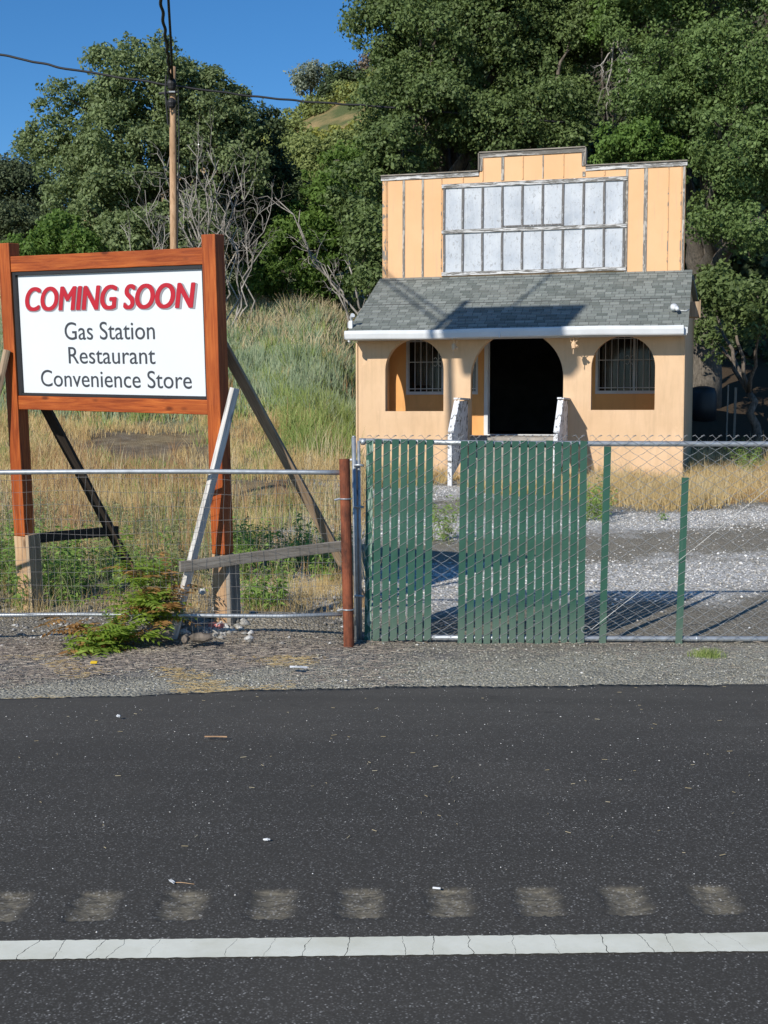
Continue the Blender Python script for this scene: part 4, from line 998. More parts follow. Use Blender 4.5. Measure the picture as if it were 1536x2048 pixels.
# left oak
tree('oak_tree', 'broad grey-green oak behind the utility pole and the sign', 'tree',
     [Pb(290, 200, 42, 120, 95, 2.2), Pb(190, 265, 42, 100, 95, 2.0), Pb(400, 225, 42, 105, 90, 2.2), Pb(255, 335, 41, 150, 110, 2.3), Pb(105, 280, 42.5, 58, 65, 1.3), Pb(150, 420, 41, 60, 80, 1.2), Pb(160, 345, 42, 70, 70, 1.5), Pb(430, 330, 42, 110, 100, 2.0), Pb(440, 200, 42, 50, 45, 1.0), Pb(330, 130, 42, 50, 40, 1.0), Pb(230, 140, 42, 60, 45, 1.0), Pb(300, 440, 40.5, 150, 90, 1.6), Pb(190, 455, 40.5, 100, 85, 1.4)],
     330, .60, 400, .115, LM['oak'], 21, (at(330, 600, 42.5).x, 42.5), .42, .35, 60, twigs=1)
tree('dark_tree', 'dense dark-leaved tree between the pole and the bright green walnut', 'tree',
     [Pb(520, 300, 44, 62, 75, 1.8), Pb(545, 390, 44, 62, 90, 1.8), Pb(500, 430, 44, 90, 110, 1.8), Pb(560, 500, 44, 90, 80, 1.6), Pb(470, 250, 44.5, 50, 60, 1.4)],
     200, .55, 230, .13, LM['dark'], 22, (at(520, 600, 45).x, 45), .3, .35, 20)  # darker leaf colour than the oak crown beside it
tree('oak_tree', 'small dark oak at the left edge behind the bright shrub', 'tree',
     [Pb(-10, 420, 60, 70, 80, 3), Pb(50, 400, 60, 55, 70, 2.5), Pb(95, 440, 60, 50, 60, 2), Pb(35, 360, 60, 40, 36, 1.5), Pb(20, 470, 58, 110, 50, 2)],
     200, .75, 260, .14, LM['dk'], 23, (at(30, 520, 60).x, 60), .3, .4, 20)
tree('leafy_shrub', 'bright green shrub peeking above the left end of the sign', 'shrub',
     [Pb(110, 480, 38.5, 40, 40, .9), Pb(130, 445, 38.5, 26, 30, .6), Pb(65, 495, 38.5, 40, 24, .7), Pb(170, 495, 38.3, 50, 26, .8)],
     60, .36, 120, .12, LM['bright'], 24, (at(120, 560, 38.5).x, 38.5), .09, .3, 20)
tree('leafy_shrub', 'grey-green brush just above the top rail of the sign', 'shrub',
     [Pb(260, 470, 38.8, 70, 50, 1.0), Pb(350, 460, 39, 70, 60, 1.0), Pb(420, 490, 39, 60, 50, 1.0)],
     110, .36, 110, .12, LM['oak'], 25, (at(320, 560, 39).x, 39), .09, .3, 20)
tree('walnut_tree', 'bright green walnut tree left of the shop with bare limbs', 'tree',
     [Pb(655, 385, 43, 70, 65, 1.5), Pb(620, 480, 42.5, 80, 70, 1.5), Pb(715, 430, 43, 70, 80, 1.5), Pb(560, 545, 42, 75, 45, 1.3), Pb(690, 330, 43.5, 60, 50, 1.2), Pb(735, 520, 42, 60, 60, 1.2), Pb(650, 560, 42.5, 80, 35, 1.2), Pb(490, 570, 42, 60, 25, 1.0)],
     230, .46, 120, .17, LM['bright'], 26, (at(660, 600, 43.5).x, 43.5), .2, .35, 46, 'bark_fine', twigs=2, aspect=.42)
tree('oak_tree', 'olive green oak rising behind the bright walnut tree', 'tree',
     [Pb(620, 350, 54, 80, 55, 2.5), Pb(710, 330, 54, 80, 60, 2.5), Pb(570, 320, 56, 50, 45, 2), Pb(660, 380, 54, 110, 70, 2), Pb(760, 330, 50, 60, 60, 2)],
     260, .62, 190, .15, LM['olive'], 27, (at(640, 560, 55).x, 55), .35, .35, 20)
tree('round_tree', 'low green tree on the shaded bank left of the shop wall', 'tree',
     [Pb(740, 480, 33, 60, 70, 1.2), Pb(725, 395, 35, 55, 60, 1.2), Pb(755, 560, 33, 40, 35, .9), Pb(800, 300, 35, 60, 70, 1.3)],
     150, .40, 120, .12, LM['oak2'], 28, (at(760, 640, 34).x, 34), .16, .35, 20)
# big oaks behind the shop
tree('oak_tree', 'huge oak filling the top middle behind the false front', 'tree',
     [Pb(800, 60, 38, 100, 90, 2.4), Pb(900, 110, 37, 120, 110, 2.4), Pb(790, 150, 38.5, 55, 70, 1.5), Pb(850, 230, 36.5, 120, 90, 2.2), Pb(960, 230, 36.5, 90, 90, 2.0), Pb(1000, 40, 37.5, 120, 90, 2.4), Pb(800, -40, 38.5, 75, 60, 2), Pb(900, -80, 38, 180, 100, 2.6), Pb(745, 20, 38, 34, 38, .9)],
     370, .56, 340, .108, LM['oak2'], 31, (at(930, 700, 38.5).x, 38.5), .45, .35, 60, twigs=1)
tree('oak_tree', 'olive oak crown above the middle step of the false front', 'tree',
     [Pb(1090, 220, 36.5, 110, 85, 2.0), Pb(1150, 70, 38, 130, 90, 2.2), Pb(1060, 120, 38, 90, 80, 2), Pb(1150, -60, 38, 170, 90, 2.5), Pb(1010, 290, 36, 80, 50, 1.6), Pb(1100, 290, 36, 70, 40, 1.3)],
     250, .56, 330, .106, LM['oak2'], 32, (at(1120, 700, 38.5).x, 38.5), .4, .35, 50, twigs=1)
tree('oak_tree', 'big sunlit oak at the right edge leaning over the shop roof', 'tree',
     [Pb(1330, 190, 34, 110, 90, 2.0), Pb(1450, 130, 33, 120, 120, 2.2), Pb(1290, 60, 35.5, 100, 80, 2.0), Pb(1480, 300, 32, 110, 110, 2.0), Pb(1420, 400, 32.5, 75, 90, 1.4), Pb(1515, 450, 31.5, 75, 70, 1.4), Pb(1400, -60, 34, 220, 90, 2.5), Pb(1600, 200, 33, 120, 220, 2.2), Pb(1350, 290, 34, 70, 55, 1.2)],
     400, .52, 310, .10, LM['oakr'], 33, (at(1402, 860, 36.5).x, 36.5), .46, .35, 80, 'bark_fine', twigs=1)
tree('maple_tree', 'light green tree just right of the middle step of the false front', 'tree',
     [Pb(1270, 285, 33.5, 62, 42, 1.1), Pb(1225, 300, 33.5, 40, 28, .8), Pb(1320, 310, 33.5, 50, 30, .9)],
     80, .34, 150, .095, LM['maple'], 34, (at(1290, 700, 35).x, 35), .12, .2, 20)
tree('maple_tree', 'light green foliage patch high up between two oaks at the top', 'tree',
     [Pb(1215, 50, 36, 55, 50, 1.0), Pb(1240, 5, 36, 50, 40, 1.0)],
     60, .34, 120, .10, LM['maple'], 35, (at(1215, 700, 39).x, 39), .12, .2, 14)
tree('oak_sapling', 'leafy low oak boughs in the shade right of the shop', 'tree',
     [Pb(1505, 620, 30, 45, 60, 1.0), Pb(1450, 590, 31.5, 40, 60, 1.0), Pb(1425, 700, 34, 26, 30, .5), Pb(1412, 585, 34.6, 40, 70, .6), Pb(1405, 650, 34.8, 30, 30, .4)],
     90, .36, 85, .115, LM['oak2'], 36, (at(1520, 860, 31).x, 31), .1, .3, 26, twigs=2)
# the wood that closes the view behind the oaks
tree('oak_tree', 'shadowy oak deep in the wood behind the right hand trunk', 'tree',
     [Pb(1400, 560, 44, 160, 140, 2.5), Pb(1480, 740, 43, 120, 80, 2.0), Pb(1250, 400, 45, 200, 120, 3)],
     200, .9, 130, .26, LM['dark'], 41, (at(1450, 860, 45).x, 45), .3, .3, 20)
(co, fs), _ = foliage([(x_, y_, z_, 3.2, 2.0, 3.2) for x_ in np.arange(5.2, 28, 3.0) for (y_, z_) in ((47, 9), (50, 14.5), (54, 20))], 900, 1.0, 140, .24, 42, .2)
wo = link('woodland', mesh_np('woodland', co, fs), LM['dk']); props(wo, 'dark wooded slope closing the view behind the big oaks', 'woodland', kind='stuff')
# hill: scrub plus the three ridge trees
hb = []; rg = np.random.default_rng(5)
for i in range(420):
    y_ = rg.uniform(70, 192); x_ = (rg.uniform(380, 1000) - 768) / 2500 * y_
    if math.sin(x_ * .33 + 1) * math.sin(y_ * .11) > .12 and y_ > 110: continue
    s_ = rg.uniform(.7, 1.7) * (.7 + y_ / 300); hb.append((x_, y_, tz(x_, y_) + s_ * .35, s_, s_, s_ * .7))
hb = np.array(hb); rr3 = np.random.default_rng(6); sel = rr3.random(len(hb))
for nm, msk, mt, sd, lab in (('hillside_scrub', sel < .72, 'olive', 51, 'olive chaparral covering the far hill'), ('hillside_brush', sel >= .72, 'yellow', 52, 'yellow-green brush dotted over the far hill')):
    (co, fs), _ = foliage([tuple(b) for b in hb[msk]], int(msk.sum() * 9), .95, 28, .42, sd, .5); o = link(nm, mesh_np(nm, co, fs), LM[mt]); props(o, lab, 'scrub', kind='stuff')
D_ = 188
tree('ridge_pine', 'hazy grey pine standing alone on the hill ridge', 'tree', [Pb(618, 156, D_, 27, 26, 2.5), Pb(636, 145, D_, 20, 16, 2), Pb(606, 172, D_, 14, 20, 2)], 70, 1.1, 60, .36, LM['grey'], 61, (at(620, 210, D_).x, D_), .3, .2, 16)
tree('ridge_oak', 'round dark green oak on the ridge right of the grey pine', 'tree', [Pb(684, 180, D_ - 8, 40, 38, 3.5), Pb(655, 195, D_ - 8, 26, 26, 3), Pb(704, 168, D_ - 8, 24, 30, 3)], 130, 1.5, 90, .42, LM['dark'], 62, (at(680, 215, D_ - 4).x, D_ - 4), .4, .2, 10)
tree('ridge_shrub', 'brownish leafless bush on the ridge beside the oak foliage', 'shrub', [Pb(742, 150, D_ - 8, 30, 38, 3), Pb(765, 175, D_ - 8, 30, 36, 3)], 60, 1.2, 55, .42, LM['brown'], 63, (at(748, 200, D_ - 8).x, D_ - 8), .3, .2, 16)

# dead trees with bare branches
def dead(name, label, base, tips, r, seed, twig=5):
    rng = np.random.default_rng(seed); rt_ = root(name, tuple(base), 0, label, 'dead tree'); m_ = MB(); b0 = np.array(base); b0[2] -= .3
    for tp in tips:
        tp = np.array(tp); pts = crooked(b0 + rng.normal(size=3) * .1, tp, rng, 9, .10); m_.tube(pts, [r * (1 - .75 * i / 8) for i in range(9)], 6)
        for k in range(twig):
            i = rng.integers(3, 8); q = np.array(pts[i]); L = np.linalg.norm(tp - b0) * rng.uniform(.12, .3); dv = unit((tp - b0)[None] / np.linalg.norm(tp - b0) + rng.normal(size=(1, 3)) * .55)[0]
            e = q + dv * L; p2 = crooked(q, e, rng, 5, .18); m_.tube(p2, [r * .4, r * .3, r * .22, r * .15, r * .07], 4, False)
            for _ in range(3):
                j = rng.integers(1, 4); q2 = np.array(p2[j]); e2 = q2 + unit(dv[None] + rng.normal(size=(1, 3)) * .7)[0] * L * .45; m_.tube(crooked(q2, e2, rng, 4, .2), [r * .16, r * .12, r * .08, r * .04], 3, False)
    m_.build('branches', M['deadwood'], rt_, True, True); return rt_
bz = at(425, 620, 38); bz.z = tz(bz.x, 38)
dead('dead_tree', 'bleached bare dead tree with fanned branches right of the pole', (bz.x, 38, bz.z), [tuple(at(*q)) for q in ((375, 290, 38), (415, 300, 37.6), (437, 320, 38), (385, 380, 37.5), (360, 330, 38.2), (400, 400, 37.4), (432, 400, 37.6), (345, 290, 38))] + [tuple(at(*q)) for q in ((470, 330, 38), (350, 360, 38), (410, 340, 37.8), (450, 430, 37.6), (395, 330, 38.1))], .040, 71, 6)
bz = at(470, 620, 37); bz.z = tz(bz.x, 37)
dead('dead_tree', 'thin bare dead sapling leaning right beside the sign post', (bz.x, 37, bz.z), [tuple(at(*q)) for q in ((480, 360, 37), (530, 410, 37), (455, 380, 37.2), (515, 480, 36.8), (545, 395, 37))], .032, 72, 8)
bz = at(315, 620, 37); bz.z = tz(bz.x, 37)
dead('dead_tree', 'pale forked dead stem above the sign left of the pole', (bz.x, 37, bz.z), [tuple(at(*q)) for q in ((320, 355, 37), (290, 380, 37), (335, 430, 37), (240, 450, 37.2))], .028, 73, 6)
bz = at(745, 610, 40); bz.z = tz(bz.x, 40)
dead('dead_limb', 'bare grey limb arching through the walnut leaves', (bz.x, 40, bz.z), [tuple(at(*q)) for q in ((550, 395, 40.3), (600, 420, 40), (690, 420, 40), (655, 530, 39.5))], .05, 74, 5)
bz = at(1230, 120, 35.5)
dead('dead_limb', 'hanging bare twigs in the dark gap above the false front', (at(1235, 60, 35).x, 34.9, at(1235, 60, 35).z), [tuple(at(*q)) for q in ((1215, 240, 34.6), (1240, 235, 34.6), (1260, 190, 34.6), (1200, 150, 34.6), (1250, 150, 34.5))], .03, 75, 8)

# ------------------------------------------------------------------ grass, weeds
def blades(xy, h, w, rng, lean=.35, curl=.3):
    """each blade two quads, tapering"""
    n = len(xy); z = gz(xy[:, 0], xy[:, 1]) - .01; a = rng.uniform(0, 2 * math.pi, n); d = np.stack([np.cos(a), np.sin(a), np.zeros(n)], 1)
    sd = np.stack([np.ones(n) * .9, rng.normal(0, .4, n), np.zeros(n)], 1) * (w / 2)[:, None]
    p0 = np.column_stack([xy, z]); ln = rng.uniform(0, lean, n)[:, None] * h[:, None]
    p1 = p0 + d * ln * .35; p1[:, 2] += h * .55; p2 = p0 + d * ln; p2[:, 2] += h * (1 - .25 * rng.random(n) * curl)
    co = np.stack([p0 - sd, p0 + sd, p1 - sd * .8, p1 + sd * .8, p2 - sd * .15, p2 + sd * .15], 1).reshape(-1, 3)
    i = np.arange(n)[:, None] * 6; f = np.concatenate([i + np.array([0, 1, 3, 2]), i + np.array([2, 3, 5, 4])], 0)
    return co, f
def scatter(n, pyfun, rng, d0, d1, p0, p1, clus=None, power=1.0):
    """places in a ground strip seen between pixel columns p0..p1 and depths d0..d1"""
    y = d0 + (d1 - d0) * rng.random(n) ** power; x = (rng.uniform(p0, p1, n) - 768) / 2500 * y
    keep = rng.random(n) < np.clip(pyfun(x, y), 0, 1)
    return np.stack([x[keep], y[keep]], 1)
def patchn(x, y, s, k): return .5 + .5 * np.sin(x * s + k + 1.3 * np.sin(y * s * .7 + k)) * np.sin(y * s * .8 - k * 2 + np.sin(x * s * 1.7))
def inbuild(x, y):   # inside the footprint of the shop or in front of its door
    X = (x + .516) * math.cos(TH) - (y - 24.92) * math.sin(TH); Y = (x + .516) * math.sin(TH) + (y - 24.92) * math.cos(TH)
    return ((X > -.05) & (X < W + .05) & (Y > -.05) & (Y < 8)) | ((X > 2.1) & (X < 4.2) & (Y > -1.6) & (Y < 0))
def bare(x, y): return np.clip(((x + 4.6) / 1.4) ** 2 + ((y - 24.2) / 1.5) ** 2 - .5, 0, 1) * np.clip(((x + 1.8) / .8) ** 2 + ((y - 19.5) / .9) ** 2 - .3, 0, 1)
def grass_mat(name, a, b, c3, tr=.25):
    m, ns, ls, bs = new_mat(name); g = ns.new('ShaderNodeNewGeometry')
    c = ramp(ns, ls, g.outputs['Random Per Island'], [(0, a), (.5, b), (1, c3)])
    v = coord(ns, ls, 'World'); f = noise(ns, ls, v, .8, 3)
    c = mixc(ns, ls, ramp(ns, ls, f, [(.35, .5), (.6, 0)]), c, a)
    ls.new(c, bs.inputs['Base Color']); bs.inputs['Roughness'].default_value = .7; bs.inputs['Specular IOR Level'].default_value = .25
    t = ns.new('ShaderNodeBsdfTranslucent'); ls.new(c, t.inputs[0]); mx = ns.new('ShaderNodeMixShader'); mx.inputs[0].default_value = tr
    ls.new(bs.outputs[0], mx.inputs[1]); ls.new(t.outputs[0], mx.inputs[2]); ls.new(mx.outputs[0], ns['Material Output'].inputs[0]); return m
GM = {'gold': grass_mat('golden dry grass', (.44, .30, .12), (.62, .46, .21), (.76, .62, .34)),
      'rust': grass_mat('reddish dry weeds', (.26, .14, .06), (.42, .25, .12), (.54, .36, .19)),
      'green': grass_mat('green grass', (.15, .22, .05), (.27, .35, .10), (.44, .47, .18)),
      'sage': grass_mat('sage grass', (.20, .27, .16), (.30, .38, .23), (.44, .46, .28)),
      'straw': grass_mat('straw stems', (.45, .36, .20), (.58, .48, .29), (.70, .62, .42))}
def grass_obj(name, label, mat, parts):
    cs, fs_, off = [], [], 0
    for c, f in parts: cs.append(c); fs_.append(f + off); off += len(c)
    o = link(name, mesh_np(name, np.concatenate(cs), np.concatenate(fs_)), mat); props(o, label, 'grass', kind='stuff'); return o
rg = np.random.default_rng(77)
def G_(n, d0, d1, p0, p1, h, w, dens, power=.75, lean=.75):
    dens_ = dens; dens = lambda x, y: dens_(x, y) * bare(x, y)
    a_ = scatter(int(n * .4), dens, rg, d0, d1, p0, p1, power=power)
    c_ = scatter(max(8, int(n / 26)), dens, rg, d0, d1, p0, p1, power=power); m_ = int(n * .6 * len(a_) / max(1, int(n * .4)))
    ix = rg.integers(0, len(c_), m_); spread = rg.uniform(.03, .13, len(c_)) * (.6 + h)
    b_ = c_[ix] + rg.normal(size=(m_, 2)) * spread[ix][:, None]; xy = np.concatenate([a_, b_])
    th = np.concatenate([rg.uniform(.4, .9, len(a_)), rg.uniform(.5, 1.35, len(c_))[ix]])
    ok = ~inbuild(xy[:, 0], xy[:, 1]); xy, th = xy[ok], th[ok]
    k = len(xy); hh = th * h * rg.uniform(.45, 1.25, k) * (.6 + .6 * patchn(xy[:, 0], xy[:, 1], 1.3, 4)); ww = w * (xy[:, 1] / 18) * rg.uniform(.6, 1.4, k)
    return blades(xy, hh, ww, rg, lean)
grass_obj('dry_grass', 'golden dry grass over the lower meadow behind the sign', GM['gold'], [
    G_(70000, 12.5, 30, -80, 735, .30, .006, lambda x, y: (.15 + .85 * patchn(x, y, .9, 1)) * np.interp(y, [12.5, 15, 22, 28, 30], [.3, .6, 1, .9, .3])),
    G_(15000, 30, 46, -80, 740, .35, .008, lambda x, y: patchn(x, y, .7, 2) * .8),
    G_(5000, 10.6, 13, -60, 420, .24, .004, lambda x, y: patchn(x, y, 2.0, 3)), G_(6000, 10.4, 12.5, 480, 715, .16, .004, lambda x, y: patchn(x, y, 2.2, 3))])
grass_obj('reddish_weeds', 'rust coloured dock weeds through the meadow', GM['rust'], [
    G_(26000, 13, 26, -60, 735, .42, .006, lambda x, y: np.clip(patchn(x, y, 1.1, 5) * 1.6 - .7, 0, 1) * np.interp(y, [13, 16, 22, 26], [.4, 1, .9, .3]))])
grass_obj('tall_stalks', 'tall dead brown stalks standing above the meadow', GM['rust'], [
    G_(1500, 11.5, 20, -80, 735, .85, .0075, lambda x, y: np.clip(patchn(x, y, 1.6, 11) * 1.8 - .7, 0, 1), lean=.3),
    G_(1200, 20, 34, -80, 735, .9, .009, lambda x, y: np.clip(patchn(x, y, 1.1, 12) * 1.8 - .7, 0, 1), lean=.3)])
grass_obj('pale_stalks', 'tall bleached seed stalks standing above the meadow', GM['straw'], [
    G_(2200, 11, 24, -80, 735, .7, .006, lambda x, y: patchn(x, y, 1.3, 13), lean=.35)])
grass_obj('sage_grass', 'grey-green feathery grass on the rise left of the shop', GM['sage'], [
    G_(80000, 27, 41, -60, 745, .5, .012, lambda x, y: np.interp(y, [27, 30, 37, 41], [.5, 1, 1, .3]) * (.35 + .65 * patchn(x, y, .5, 6)), lean=.5)])
grass_obj('tall_grass', 'yellowing tall grass along the top of the rise below the trees', GM['straw'], [
    G_(36000, 34, 47, -60, 745, .6, .012, lambda x, y: .4 + .6 * patchn(x, y, .8, 7))])
grass_obj('meadow_grass', 'green tufts among the dry meadow grass', GM['green'], [
    G_(34000, 12, 28, -80, 735, .26, .006, lambda x, y: np.clip(patchn(x, y, 1.0, 9) * 1.5 - .45, 0, 1)),
    G_(26000, 27, 47, -60, 745, .55, .012, lambda x, y: .35 + .65 * patchn(x, y, .45, 10)),
    G_(6000, 24, 29, 560, 722, .5, .009, lambda x, y: .8 + 0 * x)])
def front_band(x, y):
    X = (x + .516) * math.cos(TH) - (y - 24.92) * math.sin(TH); Y = (x + .516) * math.sin(TH) + (y - 24.92) * math.cos(TH)
    wdt = np.interp(X, [0, 2, 3.9, 4.6, 6.3, 8.5, 14], [2.4, 2.2, 2.6, 4.6, 4.2, 3.6, 3.5]) + .7 * np.sin(X * 2.3)
    return np.where((Y < .6) & (Y > -wdt) & (X > -.3), 1.0, np.where((X > W) & (Y > -wdt) & (Y < 7), .65, 0)) * np.clip((Y + wdt) / .8 + .1, .05, 1)
grass_obj('yard_grass', 'tall golden grass along the foot of the shop wall', GM['gold'], [
    G_(80000, 18.5, 31, 700, 1600, .28, .0068, front_band, 1.0)])
grass_obj('yard_straw', 'bleached grass stems by the shop wall', GM['straw'], [
    G_(22000, 18.5, 30, 700, 1600, .44, .005, lambda x, y: front_band(x, y) * .7, 1.0)])
grass_obj('yard_red_weeds', 'reddish weeds at the shop corner', GM['rust'], [
    G_(20000, 20, 30, 1150, 1600, .30, .006, lambda x, y: front_band(x, y) * np.clip(patchn(x, y, 1.4, 3) * 1.5 - .6, 0, 1), 1.0)])

# broad-leaved weeds: stems with leaves
def weed(x, y, h, rng, leaves, stems, leaf=.05, seed=0, spread=.25):
    z = float(gz(np.array(x), np.array(y))); ns_ = rng.integers(2, 5)
    for _ in range(ns_):
        e = np.array([x + rng.normal() * h * spread, y + rng.normal() * h * spread, z + h * rng.uniform(.7, 1.1)]); pts = crooked((x, y, z - .02), e, rng, 5, .08)
        stems.tube(pts, [.004, .0035, .003, .002, .001], 4, False); P_ = np.array(pts)
        k = int(16 * h / .5) + 5; t = rng.uniform(.08, 1, k) * 3.99; i = t.astype(int); f = (t - i)[:, None]; q = P_[i] * (1 - f) + P_[i + 1] * f
        dv = unit(rng.normal(size=(k, 3)) * np.array([1, 1, .3])); s = leaf * rng.uniform(.5, 1.2, k)
        leaves.append((q + dv * (s * .6)[:, None], unit(np.cross(dv, rng.normal(size=(k, 3))) * .5 + np.array([0, -.2, .8])), s, dv))
def leaf_dir(items, aspect):
    cs = []
    for pos, nr, s, dv in items:
        b_ = unit(np.cross(nr, dv)); s = s[:, None]
        cs.append(np.stack([pos - dv * s * .6, pos + b_ * s * aspect * .5, pos + dv * s * .7 + np.array([0, 0, -.2]) * s, pos - b_ * s * aspect * .5], 1).reshape(-1, 3))
    co = np.concatenate(cs); return co, np.arange(len(co)).reshape(-1, 4)
WM1 = leaf_mat('weed leaves', (.13, .23, .045), (.30, .44, .11), .5, .35)
WM2 = leaf_mat('pale weed leaves', (.19, .23, .11), (.38, .40, .21), .5, .35)
stem_m = simple('weed stems', (.20, .21, .09), .8)
rw = np.random.default_rng(91)
def weeds(name, label, spots, mat, leaf, aspect=.4, spread=.22):
    L_, S_ = [], MB()
    for (x, y, h) in spots: weed(x, y, h, rw, L_, S_, leaf, spread=spread)
    co, fs_ = leaf_dir(L_, aspect); v0 = len(co)
    me = mesh_np(name, co, fs_); o = link(name, me, mat); props(o, label, 'weeds', kind='stuff')
    so = S_.build('weed_stems', stem_m, o); so['kind'] = 'stuff'
def area(px0, px1, d0, d1, n, h):
    d = rw.uniform(d0, d1, n); return [((rw.uniform(px0, px1) - 768) / 2500 * q, q, h * rw.uniform(.5, 1.2)) for q in d]
weeds('green_weeds', 'lush green broad-leaved weeds around the sign posts', area(-60, 210, 10.9, 13.2, 75, .55) + area(200, 360, 11.2, 13.5, 22, .42) + area(470, 680, 12.4, 14.2, 62, .5) + area(490, 560, 10.9, 11.6, 20, .35), WM1, .055)
weeds('pale_weeds', 'dusty pale weeds in the meadow behind the fence', area(180, 420, 12, 17, 70, .42) + area(440, 720, 13, 18, 40, .4) + area(-60, 120, 12.5, 17, 40, .5) + area(730, 900, 15, 22, 12, .35), WM2, .04)
weeds('yard_weeds', 'green weed clumps in the gravel yard by the dry grass', area(1172, 1215, 17.3, 18.5, 14, .55) + area(862, 910, 15.2, 17.5, 9, .5) + area(1470, 1536, 24, 27, 16, .6) + area(1320, 1345, 17.5, 17.9, 2, .15), WM1, .05)
# low verge tuft
mt_ = MB()
xy = np.stack([rw.normal(at(1412, 1322, 9.35).x, .055, 420), rw.normal(9.33, .05, 420)], 1); co, f = blades(xy, rw.uniform(.02, .085, 420), np.full(420, .004), rw, 1.2)
o = link('grass_tuft', mesh_np('grass_tuft', co, f), GM['green']); props(o, 'small low grass tuft on the verge below the lone slats', 'grass tuft')

# ------------------------------------------------------------------ the sapling with feathery leaves growing through the wire fence
def frond(P_, D_v, L, rng, out, width=.062):
    n = 6; D_v = D_v / np.linalg.norm(D_v); sidev = np.cross(D_v, np.array([0, 0, 1.])); sidev /= np.linalg.norm(sidev) + 1e-6
    for k in range(n):
        t = (k + 1) / n; c = P_ + D_v * L * t + np.array([0, 0, -.35 * L * t * t])
        for s in (-1, 1):
            dv = sidev * s + D_v * .55 + np.array([0, 0, -.25]); dv /= np.linalg.norm(dv); l = width * (1.15 - .55 * abs(t - .45)) * rng.uniform(.8, 1.2)
            out.append((c[None] + dv[None] * l * .5, unit(np.array([[0, -.3, 1.]]) + rng.normal(size=(1, 3)) * .25), np.array([l]), dv[None]))
SP = root('feathery_sapling', tuple(at(200, 1290, 9.75)), 0, 'sprawling sapling with feathery green and reddish leaves at the wire fence', 'sapling')
rs = np.random.default_rng(17); st = MB(); gl, rl = [], []
def sapling_stem(a, b_, r, nfr, L, red):
    pts = crooked(a, b_, rs, 7, .08); st.tube(pts, [r * (1 - .12 * i) for i in range(7)], 6); P_ = np.array(pts)
    for _ in range(int(nfr * .75)):
        t = rs.uniform(.2, 1) * 5.99; i = int(t); q = P_[i] * (1 - (t - i)) + P_[i + 1] * (t - i); dv = rs.normal(size=3); dv[2] = abs(dv[2]) * .5 + .15; dv[1] *= .8
        frond(q, dv, L * 1.7 * rs.uniform(.6, 1.2), rs, rl if rs.random() < red else gl)
A = tuple(at(330, 1262, 9.85)); A2 = tuple(at(215, 1290, 9.62))
for tgt, n_, red in ((at(235, 1080, 9.9), 26, .05), (at(262, 1130, 9.8), 34, .15), (at(300, 1150, 9.85), 34, .6), (at(345, 1130, 9.9), 20, .75), (at(290, 1200, 9.6), 46, .35), (at(240, 1190, 9.75), 26, .15), (at(340, 1200, 9.7), 30, .5)):
    sapling_stem(A, tuple(tgt), .009, n_, .16, red)
for tgt, n_, red in ((at(150, 1310, 9.45), 30, .15), (at(200, 1300, 9.4), 34, .15), (at(185, 1262, 9.6), 30, .2), (at(250, 1250, 9.55), 36, .2), (at(130, 1240, 9.7), 12, .9), (at(280, 1275, 9.5), 30, .2), (at(105, 1262, 9.6), 6, .9)):
    sapling_stem(A2, tuple(tgt), .006, n_, .14, red)
off = np.array(wm(SP).to_translation())
co, f = leaf_dir(gl, .36); link('green_leaves', mesh_np('green_leaves', co - off, f), leaf_mat('sapling leaves', (.14, .23, .03), (.34, .44, .08), .5, .4), SP)
co, f = leaf_dir(rl, .36); link('red_leaves', mesh_np('red_leaves', co - off, f), leaf_mat('reddish sapling leaves', (.22, .11, .04), (.48, .28, .10), .6, .35), SP)
st.build('stems', simple('sapling stems', (.16, .09, .05), .8), SP, True, True)

# ------------------------------------------------------------------ loose stones, litter and small finds
def stones(name, label, xy, size, mat, rng, cat='gravel', kind='stuff', zf=None):
    n = len(xy); ico = np.array([(1, 0, 0), (-1, 0, 0), (0, 1, 0), (0, -1, 0), (0, 0, 1), (0, 0, -1)], float)
    fo = np.array([(0, 2, 4), (2, 1, 4), (1, 3, 4), (3, 0, 4), (2, 0, 5), (1, 2, 5), (3, 1, 5), (0, 3, 5)])
    z = (zf or gz)(xy[:, 0], xy[:, 1]); a = rng.uniform(0, 6.3, n); s = size * rng.lognormal(0, .35, n)
    sc = np.stack([s * rng.uniform(.7, 1.4, n), s * rng.uniform(.6, 1.1, n), s * rng.uniform(.35, .7, n)], 1)
    v = ico[None] * sc[:, None] * rng.uniform(.75, 1.25, (n, 6, 1)); c_, s_ = np.cos(a)[:, None], np.sin(a)[:, None]
    x = v[..., 0] * c_ - v[..., 1] * s_; y = v[..., 0] * s_ + v[..., 1] * c_
    co = np.stack([x + xy[:, 0:1], y + xy[:, 1:2], v[..., 2] + z[:, None] + s[:, None] * .15], -1).reshape(-1, 3)
    f = (fo[None] + (np.arange(n) * 6)[:, None, None]).reshape(-1, 3)
    o = link(name, mesh_np(name, co, f), mat); props(o, label, cat, kind=kind); return o
def stone_mat(name, stops):
    m, ns, ls, bs = new_mat(name); g = ns.new('ShaderNodeNewGeometry'); c = ramp(ns, ls, g.outputs['Random Per Island'], stops)
    ls.new(c, bs.inputs['Base Color']); bs.inputs['Roughness'].default_value = .85; return m
SM = stone_mat('pale gravel', [(0, (.28, .25, .20)), (.35, (.46, .43, .38)), (.7, (.66, .64, .60)), (1, (.84, .83, .80))])
SM2 = stone_mat('verge chips', [(0, (.15, .14, .11)), (.6, (.34, .32, .25)), (.92, (.48, .46, .38)), (1, (.70, .69, .65))])
rq = np.random.default_rng(8)
